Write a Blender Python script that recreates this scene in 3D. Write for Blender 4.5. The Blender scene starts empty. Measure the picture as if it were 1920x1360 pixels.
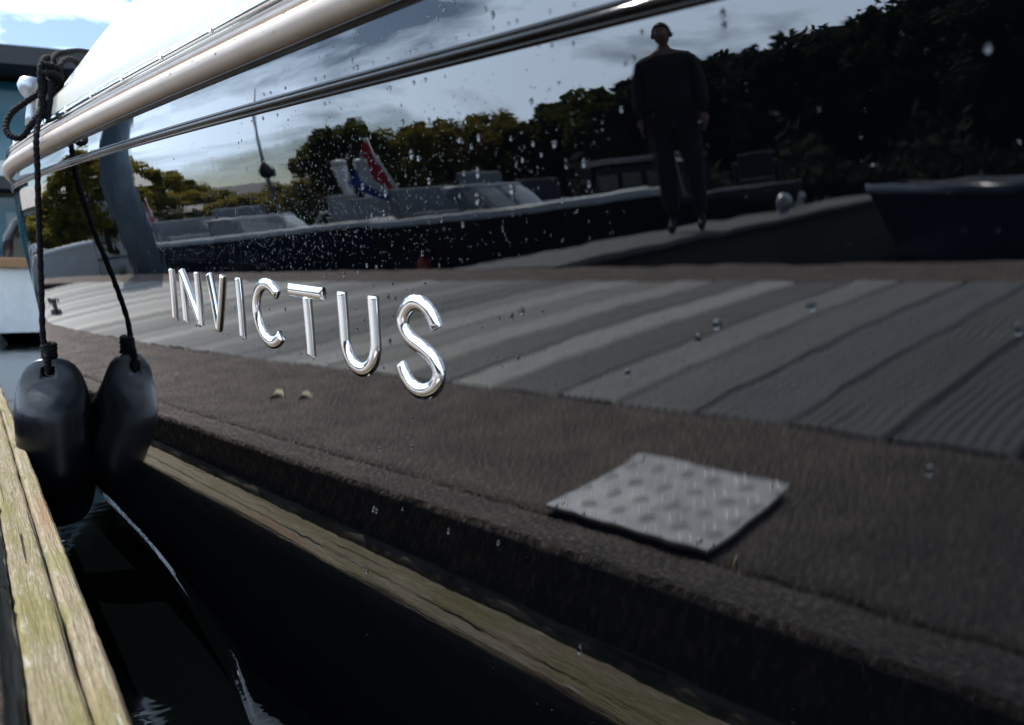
import bpy, bmesh, math, random
import numpy as np
from math import radians as R, sin, cos, pi
from mathutils import Vector, Matrix, noise

random.seed(7)
SC = bpy.context.scene
COL = SC.collection

# ------------------------------------------------------------------ camera, sky, sun, exposure
YAW, PITCH, ROLL, FPX = R(34.86), R(-4.79), R(-0.558), 1457.1
CAM_Z = 0.2436
def v3(x, y, z): return Vector((x, -y, z))
_F = v3(cos(YAW) * cos(PITCH), sin(YAW) * cos(PITCH), sin(PITCH))
_Rr = v3(-sin(YAW), cos(YAW), 0)
_U = _Rr.cross(_F)
_R2 = _Rr * cos(ROLL) + _U * sin(ROLL)
_U2 = -_Rr * sin(ROLL) + _U * cos(ROLL)
cd = bpy.data.cameras.new('camera'); cam = bpy.data.objects.new('camera', cd); COL.objects.link(cam)
cam.matrix_world = Matrix.Translation((0, 0, CAM_Z)) @ Matrix((_R2, _U2, -_F)).transposed().to_4x4()
cd.sensor_width = 36; cd.lens = 36 * FPX / 1920
cd.clip_start = 0.02; cd.clip_end = 3000
cd.dof.use_dof = True; cd.dof.focus_distance = 1.12; cd.dof.aperture_fstop = 6.0
cd.dof.aperture_blades = 0
SC.camera = cam

SUN_AZ, SUN_EL = R(26), R(52)          # azimuth measured from +X towards +Y
W = bpy.data.worlds.new('World'); SC.world = W; W.use_nodes = True
wn = W.node_tree; wn.nodes.clear()
def wnode(t, **k):
    n = wn.nodes.new(t)
    for a, b in k.items(): setattr(n, a, b)
    return n
wo = wnode('ShaderNodeOutputWorld'); wb = wnode('ShaderNodeBackground')
sky = wnode('ShaderNodeTexSky'); sky.sky_type = 'NISHITA'; sky.sun_disc = False
sky.sun_elevation = SUN_EL; sky.sun_rotation = pi / 2 - SUN_AZ
sky.air_density = 1.0; sky.dust_density = 0.4; sky.ozone_density = 1.6
tc = wnode('ShaderNodeTexCoord'); mp = wnode('ShaderNodeMapping')
mp.inputs['Scale'].default_value = (1.0, 1.0, 2.6); mp.inputs['Location'].default_value = (3.1, 1.7, 0.4)
nz = wnode('ShaderNodeTexNoise'); nz.inputs['Scale'].default_value = 3.4; nz.inputs['Detail'].default_value = 7; nz.inputs['Roughness'].default_value = 0.55
nz.inputs['Distortion'].default_value = 0.35
cr = wnode('ShaderNodeValToRGB'); cr.color_ramp.elements[0].position = 0.53; cr.color_ramp.elements[1].position = 0.84
cr.color_ramp.elements[1].color = (0.9, 0.9, 0.9, 1)
mx = wnode('ShaderNodeMix', data_type='RGBA'); mx.inputs['B'].default_value = (19.0, 23.5, 29.5, 1)
L = wn.links
L.new(tc.outputs['Generated'], mp.inputs['Vector']); L.new(mp.outputs[0], nz.inputs['Vector'])
# the cloud cover thickens towards the water side (+Y)
sp = wnode('ShaderNodeSeparateXYZ'); L.new(tc.outputs['Generated'], sp.inputs[0])
ad_ = wnode('ShaderNodeMath', operation='MULTIPLY_ADD'); L.new(sp.outputs['Y'], ad_.inputs[0]); ad_.inputs[1].default_value = 0.38
n2_ = wnode('ShaderNodeMath', operation='MULTIPLY_ADD'); L.new(nz.outputs['Fac'], n2_.inputs[0]); n2_.inputs[1].default_value = 2.3; n2_.inputs[2].default_value = -0.65; L.new(n2_.outputs[0], ad_.inputs[2])
L.new(ad_.outputs[0], cr.inputs[0])
L.new(cr.outputs[0], mx.inputs['Factor']); L.new(sky.outputs[0], mx.inputs['A']); L.new(mx.outputs['Result'], wb.inputs[0])
wb.inputs[1].default_value = 0.085; L.new(wb.outputs[0], wo.inputs[0])
sl = bpy.data.lights.new('sun', 'SUN'); sl.energy = 3.5; sl.angle = R(0.55); sl.color = (1, 0.955, 0.89)
sun = bpy.data.objects.new('sun', sl); COL.objects.link(sun)
_sd = Vector((cos(SUN_EL) * cos(SUN_AZ), cos(SUN_EL) * sin(SUN_AZ), sin(SUN_EL)))
sun.rotation_euler = _sd.to_track_quat('Z', 'Y').to_euler()
SC.view_settings.view_transform = 'Standard'; SC.view_settings.look = 'None'
SC.view_settings.exposure = 1.0; SC.view_settings.gamma = 1
SC.cycles.max_bounces = 10; SC.cycles.glossy_bounces = 6; SC.cycles.transmission_bounces = 8; SC.cycles.transparent_max_bounces = 12
SC.cycles.caustics_reflective = False; SC.cycles.caustics_refractive = False
SC.cycles.use_denoising = True

# ------------------------------------------------------------------ material helpers
class M:
    """small node-graph builder"""
    def __init__(s, name, rough=0.5, metal=0.0, col=(0.5, 0.5, 0.5), spec=0.5, **k):
        s.m = bpy.data.materials.new(name); s.m.use_nodes = True; s.t = s.m.node_tree
        s.b = s.t.nodes['Principled BSDF']; s.o = s.t.nodes['Material Output']
        s.b.inputs['Base Color'].default_value = (*col, 1); s.b.inputs['Roughness'].default_value = rough
        s.b.inputs['Metallic'].default_value = metal; s.b.inputs['Specular IOR Level'].default_value = spec
        for a, v in k.items(): s.b.inputs[a.replace('_', ' ')].default_value = v
        s.c = None
    def n(s, t, ins=None, **k):
        n = s.t.nodes.new('ShaderNode' + t)
        for a, b in k.items(): setattr(n, a, b)
        for a, v in (ins or {}).items():
            if isinstance(v, bpy.types.NodeSocket): s.t.links.new(v, n.inputs[a])
            else: n.inputs[a].default_value = v
        return n
    def co(s, scale=(1, 1, 1), kind='Object'):
        if s.c is None: s.c = s.n('TexCoord')
        return s.n('Mapping', {'Vector': s.c.outputs[kind], 'Scale': scale}).outputs[0]
    def noise(s, scale, detail=4, vec=None, rough=0.55, dist=0.0):
        return s.n('TexNoise', {'Vector': vec or s.co(), 'Scale': scale, 'Detail': detail, 'Roughness': rough, 'Distortion': dist}).outputs['Fac']
    def voro(s, scale, vec=None, feature='F1', out='Distance', rand=1.0):
        return s.n('TexVoronoi', {'Vector': vec or s.co(), 'Scale': scale, 'Randomness': rand}, feature=feature).outputs[out]
    def ramp(s, f, stops):
        r = s.n('ValToRGB', {0: f}); e = r.color_ramp.elements
        while len(e) < len(stops): e.new(0.5)
        for i, (p, c) in enumerate(stops):
            e[i].position = p; e[i].color = (*c, 1) if len(c) == 3 else c
        return r.outputs[0]
    def mix(s, f, a, b, mode='MIX'):
        n = s.n('Mix', data_type='RGBA', blend_type=mode); n.clamp_factor = True
        for k, v in (('Factor', f), ('A', a), ('B', b)):
            if isinstance(v, bpy.types.NodeSocket): s.t.links.new(v, n.inputs[k])
            else: n.inputs[k].default_value = v if k == 'Factor' else (*v, 1)
        return n.outputs['Result']
    def math(s, op, a, b=0.0, c=None):
        n = s.n('Math', operation=op)
        for i, v in enumerate((a, b) if c is None else (a, b, c)):
            if isinstance(v, bpy.types.NodeSocket): s.t.links.new(v, n.inputs[i])
            else: n.inputs[i].default_value = v
        return n.outputs[0]
    def col(s, sock): s.t.links.new(sock, s.b.inputs['Base Color']); return s
    def rough(s, sock): s.t.links.new(sock, s.b.inputs['Roughness']); return s
    def bump(s, h, strength=0.5, dist=0.01, prev=None):
        ins = {'Height': h, 'Strength': strength, 'Distance': dist}
        if prev is not None: ins['Normal'] = prev
        o = s.n('Bump', ins).outputs[0]; s.t.links.new(o, s.b.inputs['Normal']); return o
    def r01(s, f, a, b):
        return s.n('MapRange', {'Value': f, 'From Min': 0.3, 'From Max': 0.7, 'To Min': a, 'To Max': b}).outputs[0]

def plain(name, col, rough=0.5, metal=0.0, var=0.15, vs=6.0, **k):
    m = M(name, rough, metal, col, **k)
    f = m.noise(vs, 5)
    d = tuple(c * (1 - var) for c in col); l = tuple(min(1, c * (1 + var)) for c in col)
    m.col(m.mix(m.r01(f, 0, 1), d, l)); m.rough(m.r01(m.noise(vs * 2.7, 3), rough * 0.8, min(1, rough * 1.2)))
    return m.m

# hull gelcoat: near-black navy, very glossy, slightly uneven skin
m = M('hull_gelcoat', 0.02, 0, (0.0008, 0.001, 0.0014), IOR=1.88)
h1 = m.noise(16, 2, m.co((1, 1, 0.55))); h2 = m.noise(95, 2, m.co((1, 1, 0.35)))
hh = m.math('ADD', h1, m.math('MULTIPLY', h2, 0.005))
m.bump(hh, 1.0, 0.00012)
# faint dried water film and dust
film = m.r01(m.noise(55, 6, rough=0.7), 0.0, 1.0)
m.rough(m.math('MULTIPLY_ADD', film, 0.006, 0.0))
speck = m.ramp(m.voro(620), [(0.0, (1, 1, 1)), (0.045, (0, 0, 0))]); patch = m.ramp(m.noise(9, 4), [(0.46, (0, 0, 0)), (0.62, (1, 1, 1))])
m.col(m.mix(m.math('MULTIPLY', speck, patch), (0.0008, 0.001, 0.0014), (0.05, 0.052, 0.056)))
HULL = m.m

m = M('rubber_cream', 0.42, 0, (0.52, 0.41, 0.32), IOR=1.5)
f = m.noise(14, 5); m.col(m.mix(m.r01(f, 0, 1), (0.40, 0.315, 0.25), (0.48, 0.39, 0.315))); m.bump(m.noise(240, 3), 0.12, 0.001)
RUBBER = m.m
m = M('gelcoat_white', 0.35, 0, (0.46, 0.435, 0.365), spec=0.3); m.col(m.mix(m.r01(m.noise(5, 3), 0, 1), (0.44, 0.41, 0.335), (0.475, 0.45, 0.38))); m.bump(m.noise(3, 2), 0.3, 0.004)
WHITE = m.m
m = M('chrome', 0.045, 1, (0.86, 0.865, 0.87)); m.bump(m.noise(260, 3), 0.06, 0.0006); m.rough(m.r01(m.noise(120, 4), 0.02, 0.09))
CHROME = m.m
m = M('letter_chrome', 0.05, 1, (0.93, 0.93, 0.935)); m.bump(m.noise(420, 2), 0.05, 0.0005); m.rough(m.r01(m.noise(200, 3), 0.02, 0.11))
LETTER = m.m
BLACKGAP = plain('shadow_gap', (0.008, 0.008, 0.009), 0.35)
m = M('fender_vinyl', 0.3, 0, (0.003, 0.004, 0.006), spec=0.32); m.rough(m.r01(m.noise(90, 4), 0.26, 0.36)); m.bump(m.noise(60, 3), 0.08, 0.001); FENDER = m.m
m = M('black_rope', 0.9, 0, (0.004, 0.004, 0.005), spec=0.2); w_ = m.n('TexWave', {'Vector': m.co((1, 1, 1)), 'Scale': 60, 'Distortion': 1.5, 'Detail': 2}, wave_type='BANDS', bands_direction='DIAGONAL')
m.bump(w_.outputs['Fac'], 0.6, 0.002); ROPE = m.m
m = M('water_drop', 0.0, 0, (1, 1, 1), Transmission_Weight=1.0, IOR=1.333); DROP = m.m

# granular black-brown rubber/asphalt band of the dock
m = M('granular_band', 0.85, 0, (0.1, 0.08, 0.07), spec=0.35)
v1 = m.voro(85); v2 = m.noise(150, 6, rough=0.7); v3_ = m.voro(38, vec=None)
hgt = m.math('ADD', m.math('MULTIPLY', v1, -0.8), m.math('ADD', m.math('MULTIPLY', v2, 0.9), m.math('MULTIPLY', v3_, -0.5)))
m.bump(hgt, 1.0, 0.012)
c1 = m.ramp(m.noise(9, 6, rough=0.65), [(0.34, (0.05, 0.036, 0.029)), (0.48, (0.17, 0.122, 0.095)), (0.62, (0.40, 0.30, 0.24))])
vc = m.n('SeparateColor', {0: m.voro(230, out='Color')}).outputs[0]
c2 = m.ramp(m.noise(125, 3, rough=0.6), [(0.36, (0.012, 0.010, 0.009)), (0.48, (0.10, 0.075, 0.062)), (0.58, (0.26, 0.19, 0.15)), (0.68, (0.66, 0.54, 0.45))])
cc = m.mix(m.math('MULTIPLY', m.ramp(m.noise(170, 3), [(0.60, (0, 0, 0)), (0.72, (1, 1, 1))]), 0.6), c1, (0.34, 0.28, 0.22))
bandc = m.mix(0.7, cc, c2)
# edging colour darkened near the camera as painted vignette shade, with a ragged outline
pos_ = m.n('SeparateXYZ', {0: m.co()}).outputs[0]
vign_dark = m.math('ADD', pos_, m.math('MULTIPLY', m.noise(3.5, 5), 0.7))
vign_dark = m.n('MapRange', {'Value': vign_dark, 'From Min': 0.72, 'From Max': 1.15, 'To Min': 0.45, 'To Max': 1.0}).outputs[0]
m.col(m.mix(1.0, bandc, m.n('CombineColor', {0: vign_dark, 1: vign_dark, 2: vign_dark}).outputs[0], 'MULTIPLY')); BAND = m.m

# boardwalk planks, weathered; per-plank tint is stored on the faces (own grey per board, the near ones darkened as painted vignette)
m = M('weathered_boards', 0.62, 0, (0.3, 0.3, 0.3), spec=0.5)
at = m.n('Attribute', attribute_name='tint').outputs['Color']
g1 = m.noise(30, 6, m.co((9, 0.45, 1)), rough=0.65); g2 = m.noise(5, 4)
c = m.mix(m.r01(g1, 0, 1), (0.62, 0.60, 0.57), (1.12, 1.1, 1.08))
c = m.mix(m.r01(g2, 0, 0.35), c, (0.8, 0.86, 0.72))
m.col(m.mix(1.0, at, c, 'MULTIPLY'))
m.bump(m.noise(70, 5, m.co((12, 0.8, 1)), rough=0.6), 1.0, 0.006); m.rough(m.r01(g1, 0.5, 0.78)); BOARDS = m.m

# mossy timber beams (grain along X)
m = M('mossy_timber', 0.8, 0, (0.4, 0.35, 0.2), spec=0.3)
gr = m.noise(26, 8, m.co((0.55, 9, 9)), rough=0.68, dist=0.6)
base = m.ramp(gr, [(0.30, (0.05, 0.04, 0.028)), (0.40, (0.24, 0.19, 0.115)), (0.55, (0.44, 0.35, 0.19)), (0.75, (0.60, 0.54, 0.41))])
moss = m.ramp(m.noise(11, 6, m.co((0.7, 2.0, 1)), rough=0.65), [(0.46, (0, 0, 0)), (0.62, (1, 1, 1))])
fine = m.r01(m.noise(210, 6, m.co((0.25, 3, 3)), rough=0.7), 0.0, 1.0)
base = m.mix(0.72, base, m.mix(fine, (0.16, 0.13, 0.08), (0.62, 0.56, 0.42)))
base = m.mix(m.math('MULTIPLY', moss, 0.55), base, (0.24, 0.23, 0.035))
red = m.ramp(m.noise(5, 4, m.co((0.35, 7, 1))), [(0.56, (0, 0, 0)), (0.70, (1, 1, 1))])
base = m.mix(m.math('MULTIPLY', red, 0.55), base, (0.42, 0.20, 0.10))
wh = m.ramp(m.noise(34, 5, m.co((0.5, 2.5, 1)), rough=0.7), [(0.58, (0, 0, 0)), (0.70, (1, 1, 1))])
base = m.mix(m.math('MULTIPLY', wh, 0.7), base, (0.66, 0.66, 0.58))
m.col(base)
b1 = m.bump(gr, 0.9, 0.004); crk = m.ramp(m.noise(13, 4, m.co((0.13, 9, 1)), dist=0.7), [(0.335, (0, 0, 0)), (0.375, (1, 1, 1))])
m.col(m.mix(crk, (0.02, 0.016, 0.011), m.mix(1.0, base, (0.72, 0.70, 0.68), 'MULTIPLY')))
m.bump(crk, 0.8, 0.004, b1); TIMBER = m.m

m = M('shaded_timber', 0.85, 0, (0.05, 0.045, 0.03)); gr = m.noise(26, 8, m.co((0.55, 9, 9)), rough=0.68, dist=0.6)  # dark tone paints in the shade of the dock edge on the timber
m.col(m.ramp(gr, [(0.3, (0.05, 0.045, 0.035)), (0.6, (0.17, 0.155, 0.11)), (0.8, (0.30, 0.28, 0.21))])); m.bump(gr, 0.9, 0.004); TIMBER_D = m.m
m = M('tread_aluminium', 0.42, 0.55, (0.62, 0.60, 0.58)); f = m.noise(25, 5)
m.col(m.mix(m.r01(f, 0, 1), (0.44, 0.41, 0.38), (0.66, 0.62, 0.58))); m.rough(m.r01(m.noise(60, 4), 0.30, 0.52)); m.bump(m.noise(320, 3), 0.15, 0.001); TREAD = m.m
m = M('water_surface', 0.05, 0, (0.0010, 0.0016, 0.0018), IOR=1.333)
ww = m.math('ADD', m.noise(2.3, 4, m.co((1, 1, 1)), dist=0.8), m.math('MULTIPLY', m.noise(11, 3), 0.15)); m.bump(ww, 0.14, 0.04); WATER = m.m
m = M('galvanised_steel', 0.5, 0.35, (0.16, 0.20, 0.25)); m.col(m.mix(m.r01(m.noise(6, 5, m.co((1, 1, 0.4))), 0, 1), (0.05, 0.075, 0.10), (0.11, 0.145, 0.18)))
rs = m.ramp(m.noise(4, 5, m.co((5, 5, 0.5))), [(0.62, (0, 0, 0)), (0.7, (1, 1, 1))]); STEEL = m.m
DARKTIMBER = plain('dark_timber', (0.035, 0.028, 0.022), 0.8)
BARK = plain('bark', (0.05, 0.04, 0.03), 0.9, vs=9)
def leafmat(name, a, b):
    m = M(name, 0.75, 0, a, spec=0.08)
    oi = m.n('ObjectInfo').outputs['Random']
    m.col(m.mix(m.r01(m.noise(0.9, 3), 0, 1), a, b)); m.b.inputs['Transmission Weight'].default_value = 0
    tr = m.n('BsdfTranslucent', {'Color': (*b, 1)}); ad = m.n('MixShader', {0: 0.35, 1: m.b.outputs[0], 2: tr.outputs[0]})
    m.t.links.new(ad.outputs[0], m.o.inputs[0]); return m.m
LEAF_A = leafmat('leaves_olive', (0.10, 0.095, 0.014), (0.28, 0.22, 0.035))
LEAF_B = leafmat('leaves_green', (0.035, 0.045, 0.012), (0.11, 0.115, 0.025))
LEAF_C = leafmat('leaves_yellow', (0.16, 0.14, 0.02), (0.30, 0.25, 0.05))
LEAF_D = leafmat('leaves_dark', (0.010, 0.016, 0.010), (0.028, 0.036, 0.016))
def flat(name, col, rough=0.45, metal=0.0, var=0.08): return plain(name, col, rough, metal, var)
B_WHITE = flat('boat_white', (0.72, 0.71, 0.68), 0.25); B_NAVY = flat('boat_navy', (0.012, 0.022, 0.05), 0.12)
B_BLUE = flat('boat_blue', (0.012, 0.035, 0.075), 0.25); B_BLACK = flat('boat_black', (0.01, 0.01, 0.012), 0.2)
TEAK = flat('teak', (0.32, 0.16, 0.06), 0.4); CUSH = flat('grey_canvas', (0.17, 0.19, 0.21), 0.8); CANVAS_D = flat('dark_canvas', (0.02, 0.024, 0.035), 0.8)
F_RED = flat('flag_red', (0.55, 0.02, 0.03), 0.8); F_WHITE = flat('flag_white', (0.75, 0.75, 0.75), 0.8); F_BLUE = flat('flag_blue', (0.02, 0.06, 0.35), 0.8)
ORANGE = flat('buoy_orange', (0.5, 0.06, 0.01), 0.4)
BEAD = M('knuckle_gloss', 0.06, 0, (0.0022, 0.0018, 0.0014), IOR=1.32).m
m = M('tinted_glass', 0.03, 0, (0.05, 0.07, 0.08), IOR=1.5); GLASS_D = m.m
m = M('windscreen_glass', 0.02, 0, (0.16, 0.19, 0.21), IOR=1.5, Transmission_Weight=0.6); GLASS = m.m
m = M('teal_glazing', 0.06, 0, (0.015, 0.085, 0.12), IOR=1.55); TEAL = m.m
FASCIA = flat('dark_fascia', (0.012, 0.012, 0.014), 0.6); CONC = flat('pale_render', (0.50, 0.52, 0.52), 0.8, 0, 0.12)
SLATE = flat('slate_roof', (0.028, 0.034, 0.05), 0.6); BRICK = flat('brown_cladding', (0.06, 0.045, 0.035), 0.8)
SKIN = flat('skin', (0.30, 0.17, 0.12), 0.6); HAIR = flat('dark_hair', (0.02, 0.015, 0.01), 0.6); JACKET = flat('dark_jacket', (0.006, 0.007, 0.010), 0.9)
JEANS = flat('dark_jeans', (0.008, 0.010, 0.015), 0.9); SHOE = flat('shoe', (0.03, 0.03, 0.03), 0.6)
PONT = flat('finger_planks', (0.13, 0.12, 0.11), 0.8)
GRASS = flat('bank_grass', (0.05, 0.055, 0.015), 0.9, 0, 0.4); GALV = flat('grey_metal', (0.42, 0.43, 0.45), 0.4, 0.6)
STRAP = flat('scuffed_strap', (0.20, 0.21, 0.22), 0.75)
PETAL = flat('pale_leaf', (0.62, 0.55, 0.33), 0.7)

# ------------------------------------------------------------------ object helpers
def tag(o, label=None, cat=None, group=None, kind=None):
    if label: o['label'] = label
    if cat: o['category'] = cat
    if group: o['group'] = group
    if kind: o['kind'] = kind
    return o
def empty(name, loc, rz=0, **k):
    o = bpy.data.objects.new(name, None); COL.objects.link(o); o.location = loc; o.rotation_euler = (0, 0, rz); o.empty_display_size = 0.1
    return tag(o, **k)
class MB:
    def __init__(s): s.v = []; s.f = []; s.mi = []; s.cur = 0
    def add(s, vs, fs):
        o = len(s.v); s.v += [tuple(p) for p in vs]; s.f += [tuple(i + o for i in f) for f in fs]; s.mi += [s.cur] * len(fs); return s
    def box(s, c, d, rz=0, taper=1.0, ry=0):
        x, y, z = (q / 2 for q in d); vs = []
        for k, (a, b, e) in enumerate([(-x, -y, -z), (x, -y, -z), (x, y, -z), (-x, y, -z), (-x, -y, z), (x, -y, z), (x, y, z), (-x, y, z)]):
            if k > 3: a *= taper; b *= taper
            if ry: a, e = a * cos(ry) + e * sin(ry), -a * sin(ry) + e * cos(ry)
            vs.append((c[0] + a * cos(rz) - b * sin(rz), c[1] + a * sin(rz) + b * cos(rz), c[2] + e))
        return s.add(vs, [(0, 3, 2, 1), (4, 5, 6, 7), (0, 1, 5, 4), (1, 2, 6, 5), (2, 3, 7, 6), (3, 0, 4, 7)])
    def tube(s, pts, r, n=8, cap=True):
        pts = [Vector(p) for p in pts]; rr = r if isinstance(r, (list, tuple)) else [r] * len(pts); vs = []; fs = []
        up = None
        for i, p in enumerate(pts):
            d = (pts[min(i + 1, len(pts) - 1)] - pts[max(i - 1, 0)]).normalized()
            if up is None: up = d.orthogonal().normalized()
            else: up = (up - d * up.dot(d)).normalized()
            w = d.cross(up)
            for k in range(n):
                a = 2 * pi * k / n; vs.append(p + (up * cos(a) + w * sin(a)) * rr[i])
        for i in range(len(pts) - 1):
            for k in range(n):
                a = i * n + k; b = i * n + (k + 1) % n; fs.append((a, b, b + n, a + n))
        if cap: fs.append(tuple(reversed(range(n)))); fs.append(tuple(range(len(pts) * n - n, len(pts) * n)))
        return s.add(vs, fs)
    def lathe(s, c, prof, n=16, axis=None):
        return s.tube([(c[0], c[1], c[2] + z) for r, z in prof], [max(r, 1e-4) for r, z in prof], n)
    def grid(s, rows, flip=False, close=False):
        nr, nc = len(rows), len(rows[0]); vs = [p for r in rows for p in r]; fs = []
        for i in range(nr - 1):
            for j in range(nc if close else nc - 1):
                a = i * nc + j; b = i * nc + (j + 1) % nc; q = (a, b, b + nc, a + nc); fs.append(q[::-1] if flip else q)
        return s.add(vs, fs)
    def build(s, name, mats, parent=None, smooth=False, bevel=0, **k):
        me = bpy.data.meshes.new(name); me.from_pydata(s.v, [], s.f)
        for mm in (mats if isinstance(mats, (list, tuple)) else [mats]): me.materials.append(mm)
        if any(s.mi): me.polygons.foreach_set('material_index', s.mi)
        if smooth: me.polygons.foreach_set('use_smooth', [True] * len(s.f))
        me.update(); o = bpy.data.objects.new(name, me); COL.objects.link(o)
        if parent: o.parent = parent
        if bevel:
            b = o.modifiers.new('bevel', 'BEVEL'); b.width = bevel; b.segments = 2; b.limit_method = 'ANGLE'; b.angle_limit = R(40)
        return tag(o, **k)
def copy_tree(o, parent=None):
    c = o.copy(); COL.objects.link(c); c.parent = parent
    for ch in list(o.children): copy_tree(ch, c)
    return c

# ------------------------------------------------------------------ the water and the docks
rows = []
for i in range(25):
    rows.append([(-1200 + 100 * i, -1200 + 100 * j, -0.34) for j in range(25)])
MB().grid(rows, flip=True).build('water', WATER, kind='structure')

U_ = 0.42
def HY(x, z):
    """distance of the hull skin from the camera's line over the dock edge, metres (towards the boat)"""
    x /= U_; z /= U_
    def h(x, z):
        return (0.906593 - 0.0560646 * x - 0.0142431 * x * x + 0.00150158 * x ** 3
                - (-0.2539755 + 0.00240982 * x + 0.00325782 * x * x) * z
                + (-0.3978571 - 0.00858516 * x) * z * z + 0.1600969 * z ** 3 + 0.00213615 * x * x * z * z)
    x0 = 0.15; w = max(0, 0.2 - z); q = min(max(x, 0), 3.5)
    e = (0.0164 + 0.0197 * q) * w * w + (0.0994 - 0.0243 * q) * w ** 3
    if x < x0:
        return (h(x0, z) + (h(x0 + 0.01, z) - h(x0, z)) / 0.01 * (x - x0) + e) * U_
    return (h(x, z) + e) * U_
ZK = -0.055                      # the chine: below it the bottom turns in
def hull_y(x, z):
    if z >= ZK: return HY(x, z)
    y0 = HY(x, ZK); s0 = (HY(x, ZK + 0.004) - y0) / 0.004
    wl = max(0.19 + 0.092 * x, y0 - 0.004); D_ = 0.34 + ZK; d = ZK - z
    k = (wl - y0 + s0 * D_) / (D_ * D_)
    return y0 - s0 * d + k * d * d
def hull_n(x, z):
    e = 0.004
    return Vector((-(HY(x + e, z) - HY(x - e, z)) / (2 * e), -1, -(HY(x, z + e) - HY(x, z - e)) / (2 * e))).normalized()
def hp(x, z, off=0.0):
    """a point of the hull skin, pushed `off` metres outwards, in world coordinates"""
    yy = hull_y(x, z)
    if not off: return Vector((x, -yy, z))
    e = 0.004
    hx = (hull_y(x + e, z) - hull_y(x - e, z)) / (2 * e); hz = (hull_y(x, z + e) - hull_y(x, z - e)) / (2 * e)
    n = Vector((hx, 1, hz)).normalized()
    return Vector((x, -yy, z)) + n * off
X1, YC = 2.38, 1.52              # bow turn starts; keel line
def bow(z, t, out=0.0):
    """plan curve of the bow from the side (t=0) round to the stem (t=1)"""
    z = max(z, -0.34)
    p0 = hp(X1, z); e = 0.02; sl = (hull_y(X1, z) - hull_y(X1 - e, z)) / e
    xs = 4.05 + 0.32 * (z + 0.1)
    d = 0.95
    P0 = Vector((X1, -p0.y)); P1 = P0 + Vector((1, sl)) * d * 0.8; P3 = Vector((xs, YC)); P2 = P3 - Vector((0.0, 1)) * 0.85
    q = P0 * (1 - t) ** 3 + P1 * 3 * t * (1 - t) ** 2 + P2 * 3 * t * t * (1 - t) + P3 * t ** 3
    dq = (P1 - P0) * 3 * (1 - t) ** 2 + (P2 - P1) * 6 * t * (1 - t) + (P3 - P2) * 3 * t * t
    dq.normalize(); q = q + Vector((dq.y, -dq.x)) * out
    return Vector((q.x, -q.y, 0))
def rail_z(x):                   # underside of the rubbing strake along the sheer
    x = min(x, 3.2)
    return 0.4545 + 0.0745 * x - 0.0096 * x * x
def bead_z(x):
    x = min(x, 3.4)
    return 0.3925 + 0.094 * x - 0.0118 * x * x
STERN = -3.6
def side_path(n=260, nb=60):
    """parameters along the side: (kind, value)"""
    L_ = [('s', STERN + (X1 - STERN) * (i / n)) for i in range(n)]
    return L_ + [('b', i / nb) for i in range(nb + 1)]
def P3d(s, z, off=0.0):
    if s[0] == 's': return hp(s[1], z, off)
    q = bow(z, s[1], off); q.z = z; return q
def sx(s):
    return s[1] if s[0] == 's' else bow(0.5, s[1]).x
PATH = side_path()

boat = empty('motor_boat', (0.3, -YC, -0.34), label='glossy black motor boat with a cream rubbing strake, moored right beside the dock', cat='motor boat')
def rel(o, par):                 # keep world geometry while parenting to an empty that stands away from the origin
    o.parent = par; o.matrix_parent_inverse = Matrix.Translation(par.location).inverted(); return o
def bpart(mb, name, mat, smooth=True, par=None, **k):
    o = mb.build(name, mat, None, smooth, **k)
    if par is None: rel(o, boat)
    else: o.parent = par
    return o
NZ = 84
rows = []
for s in PATH:
    zt = rail_z(sx(s)) + 0.06; r = []
    for j in range(NZ + 1):
        t = j / NZ
        z = -0.6 + (zt + 0.6) * t
        r.append(P3d(s, z))
    rows.append(r)
mb = MB(); mb.grid(rows, flip=False)
mir = [[(p[0], -2 * YC - p[1], p[2]) for p in r] for r in rows[::3] + [rows[-1]]]
mb.grid(mir, flip=True)
tr = [[(rows[0][j][0], rows[0][j][1] + (-2 * YC - 2 * rows[0][j][1]) * k / 8, rows[0][j][2]) for j in range(NZ + 1)] for k in range(9)]
mb.grid(tr, flip=True)
hull = bpart(mb, 'hull', HULL)

def sweep(prof, zf, mat, name, sym=True, step=1, z_extra=0.0, par=None, path=None):
    """profile = [(outwards, up)] carried along the sheer line zf(x)"""
    mb = MB(); pth = (path or PATH)[::step]
    rr = []
    for s in pth:
        z0 = zf(sx(s)); a = P3d(s, z0); b = P3d(s, z0, 0.01); n = (b - a); n.z = 0; n.normalize()
        rr.append([tuple(a + n * o + Vector((0, 0, u))) for o, u in prof])
    mb.grid(rr)
    if sym: mb.grid([[(p[0], -2 * YC - p[1], p[2]) for p in r] for r in rr], flip=True)
    return bpart(mb, name, mat, par=par)
def arc(cx, cz, rx, rz, a0, a1, n=12):
    return [(cx + rx * cos(R(a0 + (a1 - a0) * i / n)), cz + rz * sin(R(a0 + (a1 - a0) * i / n))) for i in range(n + 1)]
sweep([(-0.01, 0.002)] + arc(0.004, 0.0035, 0.004, 0.0018, -90, 90, 6) + [(-0.01, 0.006)], rail_z, BLACKGAP, 'shadow_gap_strip')  # black strip drawn in place of the shadow gap under the strake
strake = sweep([(-0.01, 0.005), (0.004, 0.005)] + arc(0.004, 0.0215, 0.018, 0.0165, -90, 90, 16) + [(0.003, 0.0385), (0.003, 0.040), (0.008, 0.0405), (0.0085, 0.0475), (0.004, 0.049), (-0.01, 0.049)], rail_z, RUBBER, 'rubbing_strake')
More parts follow.
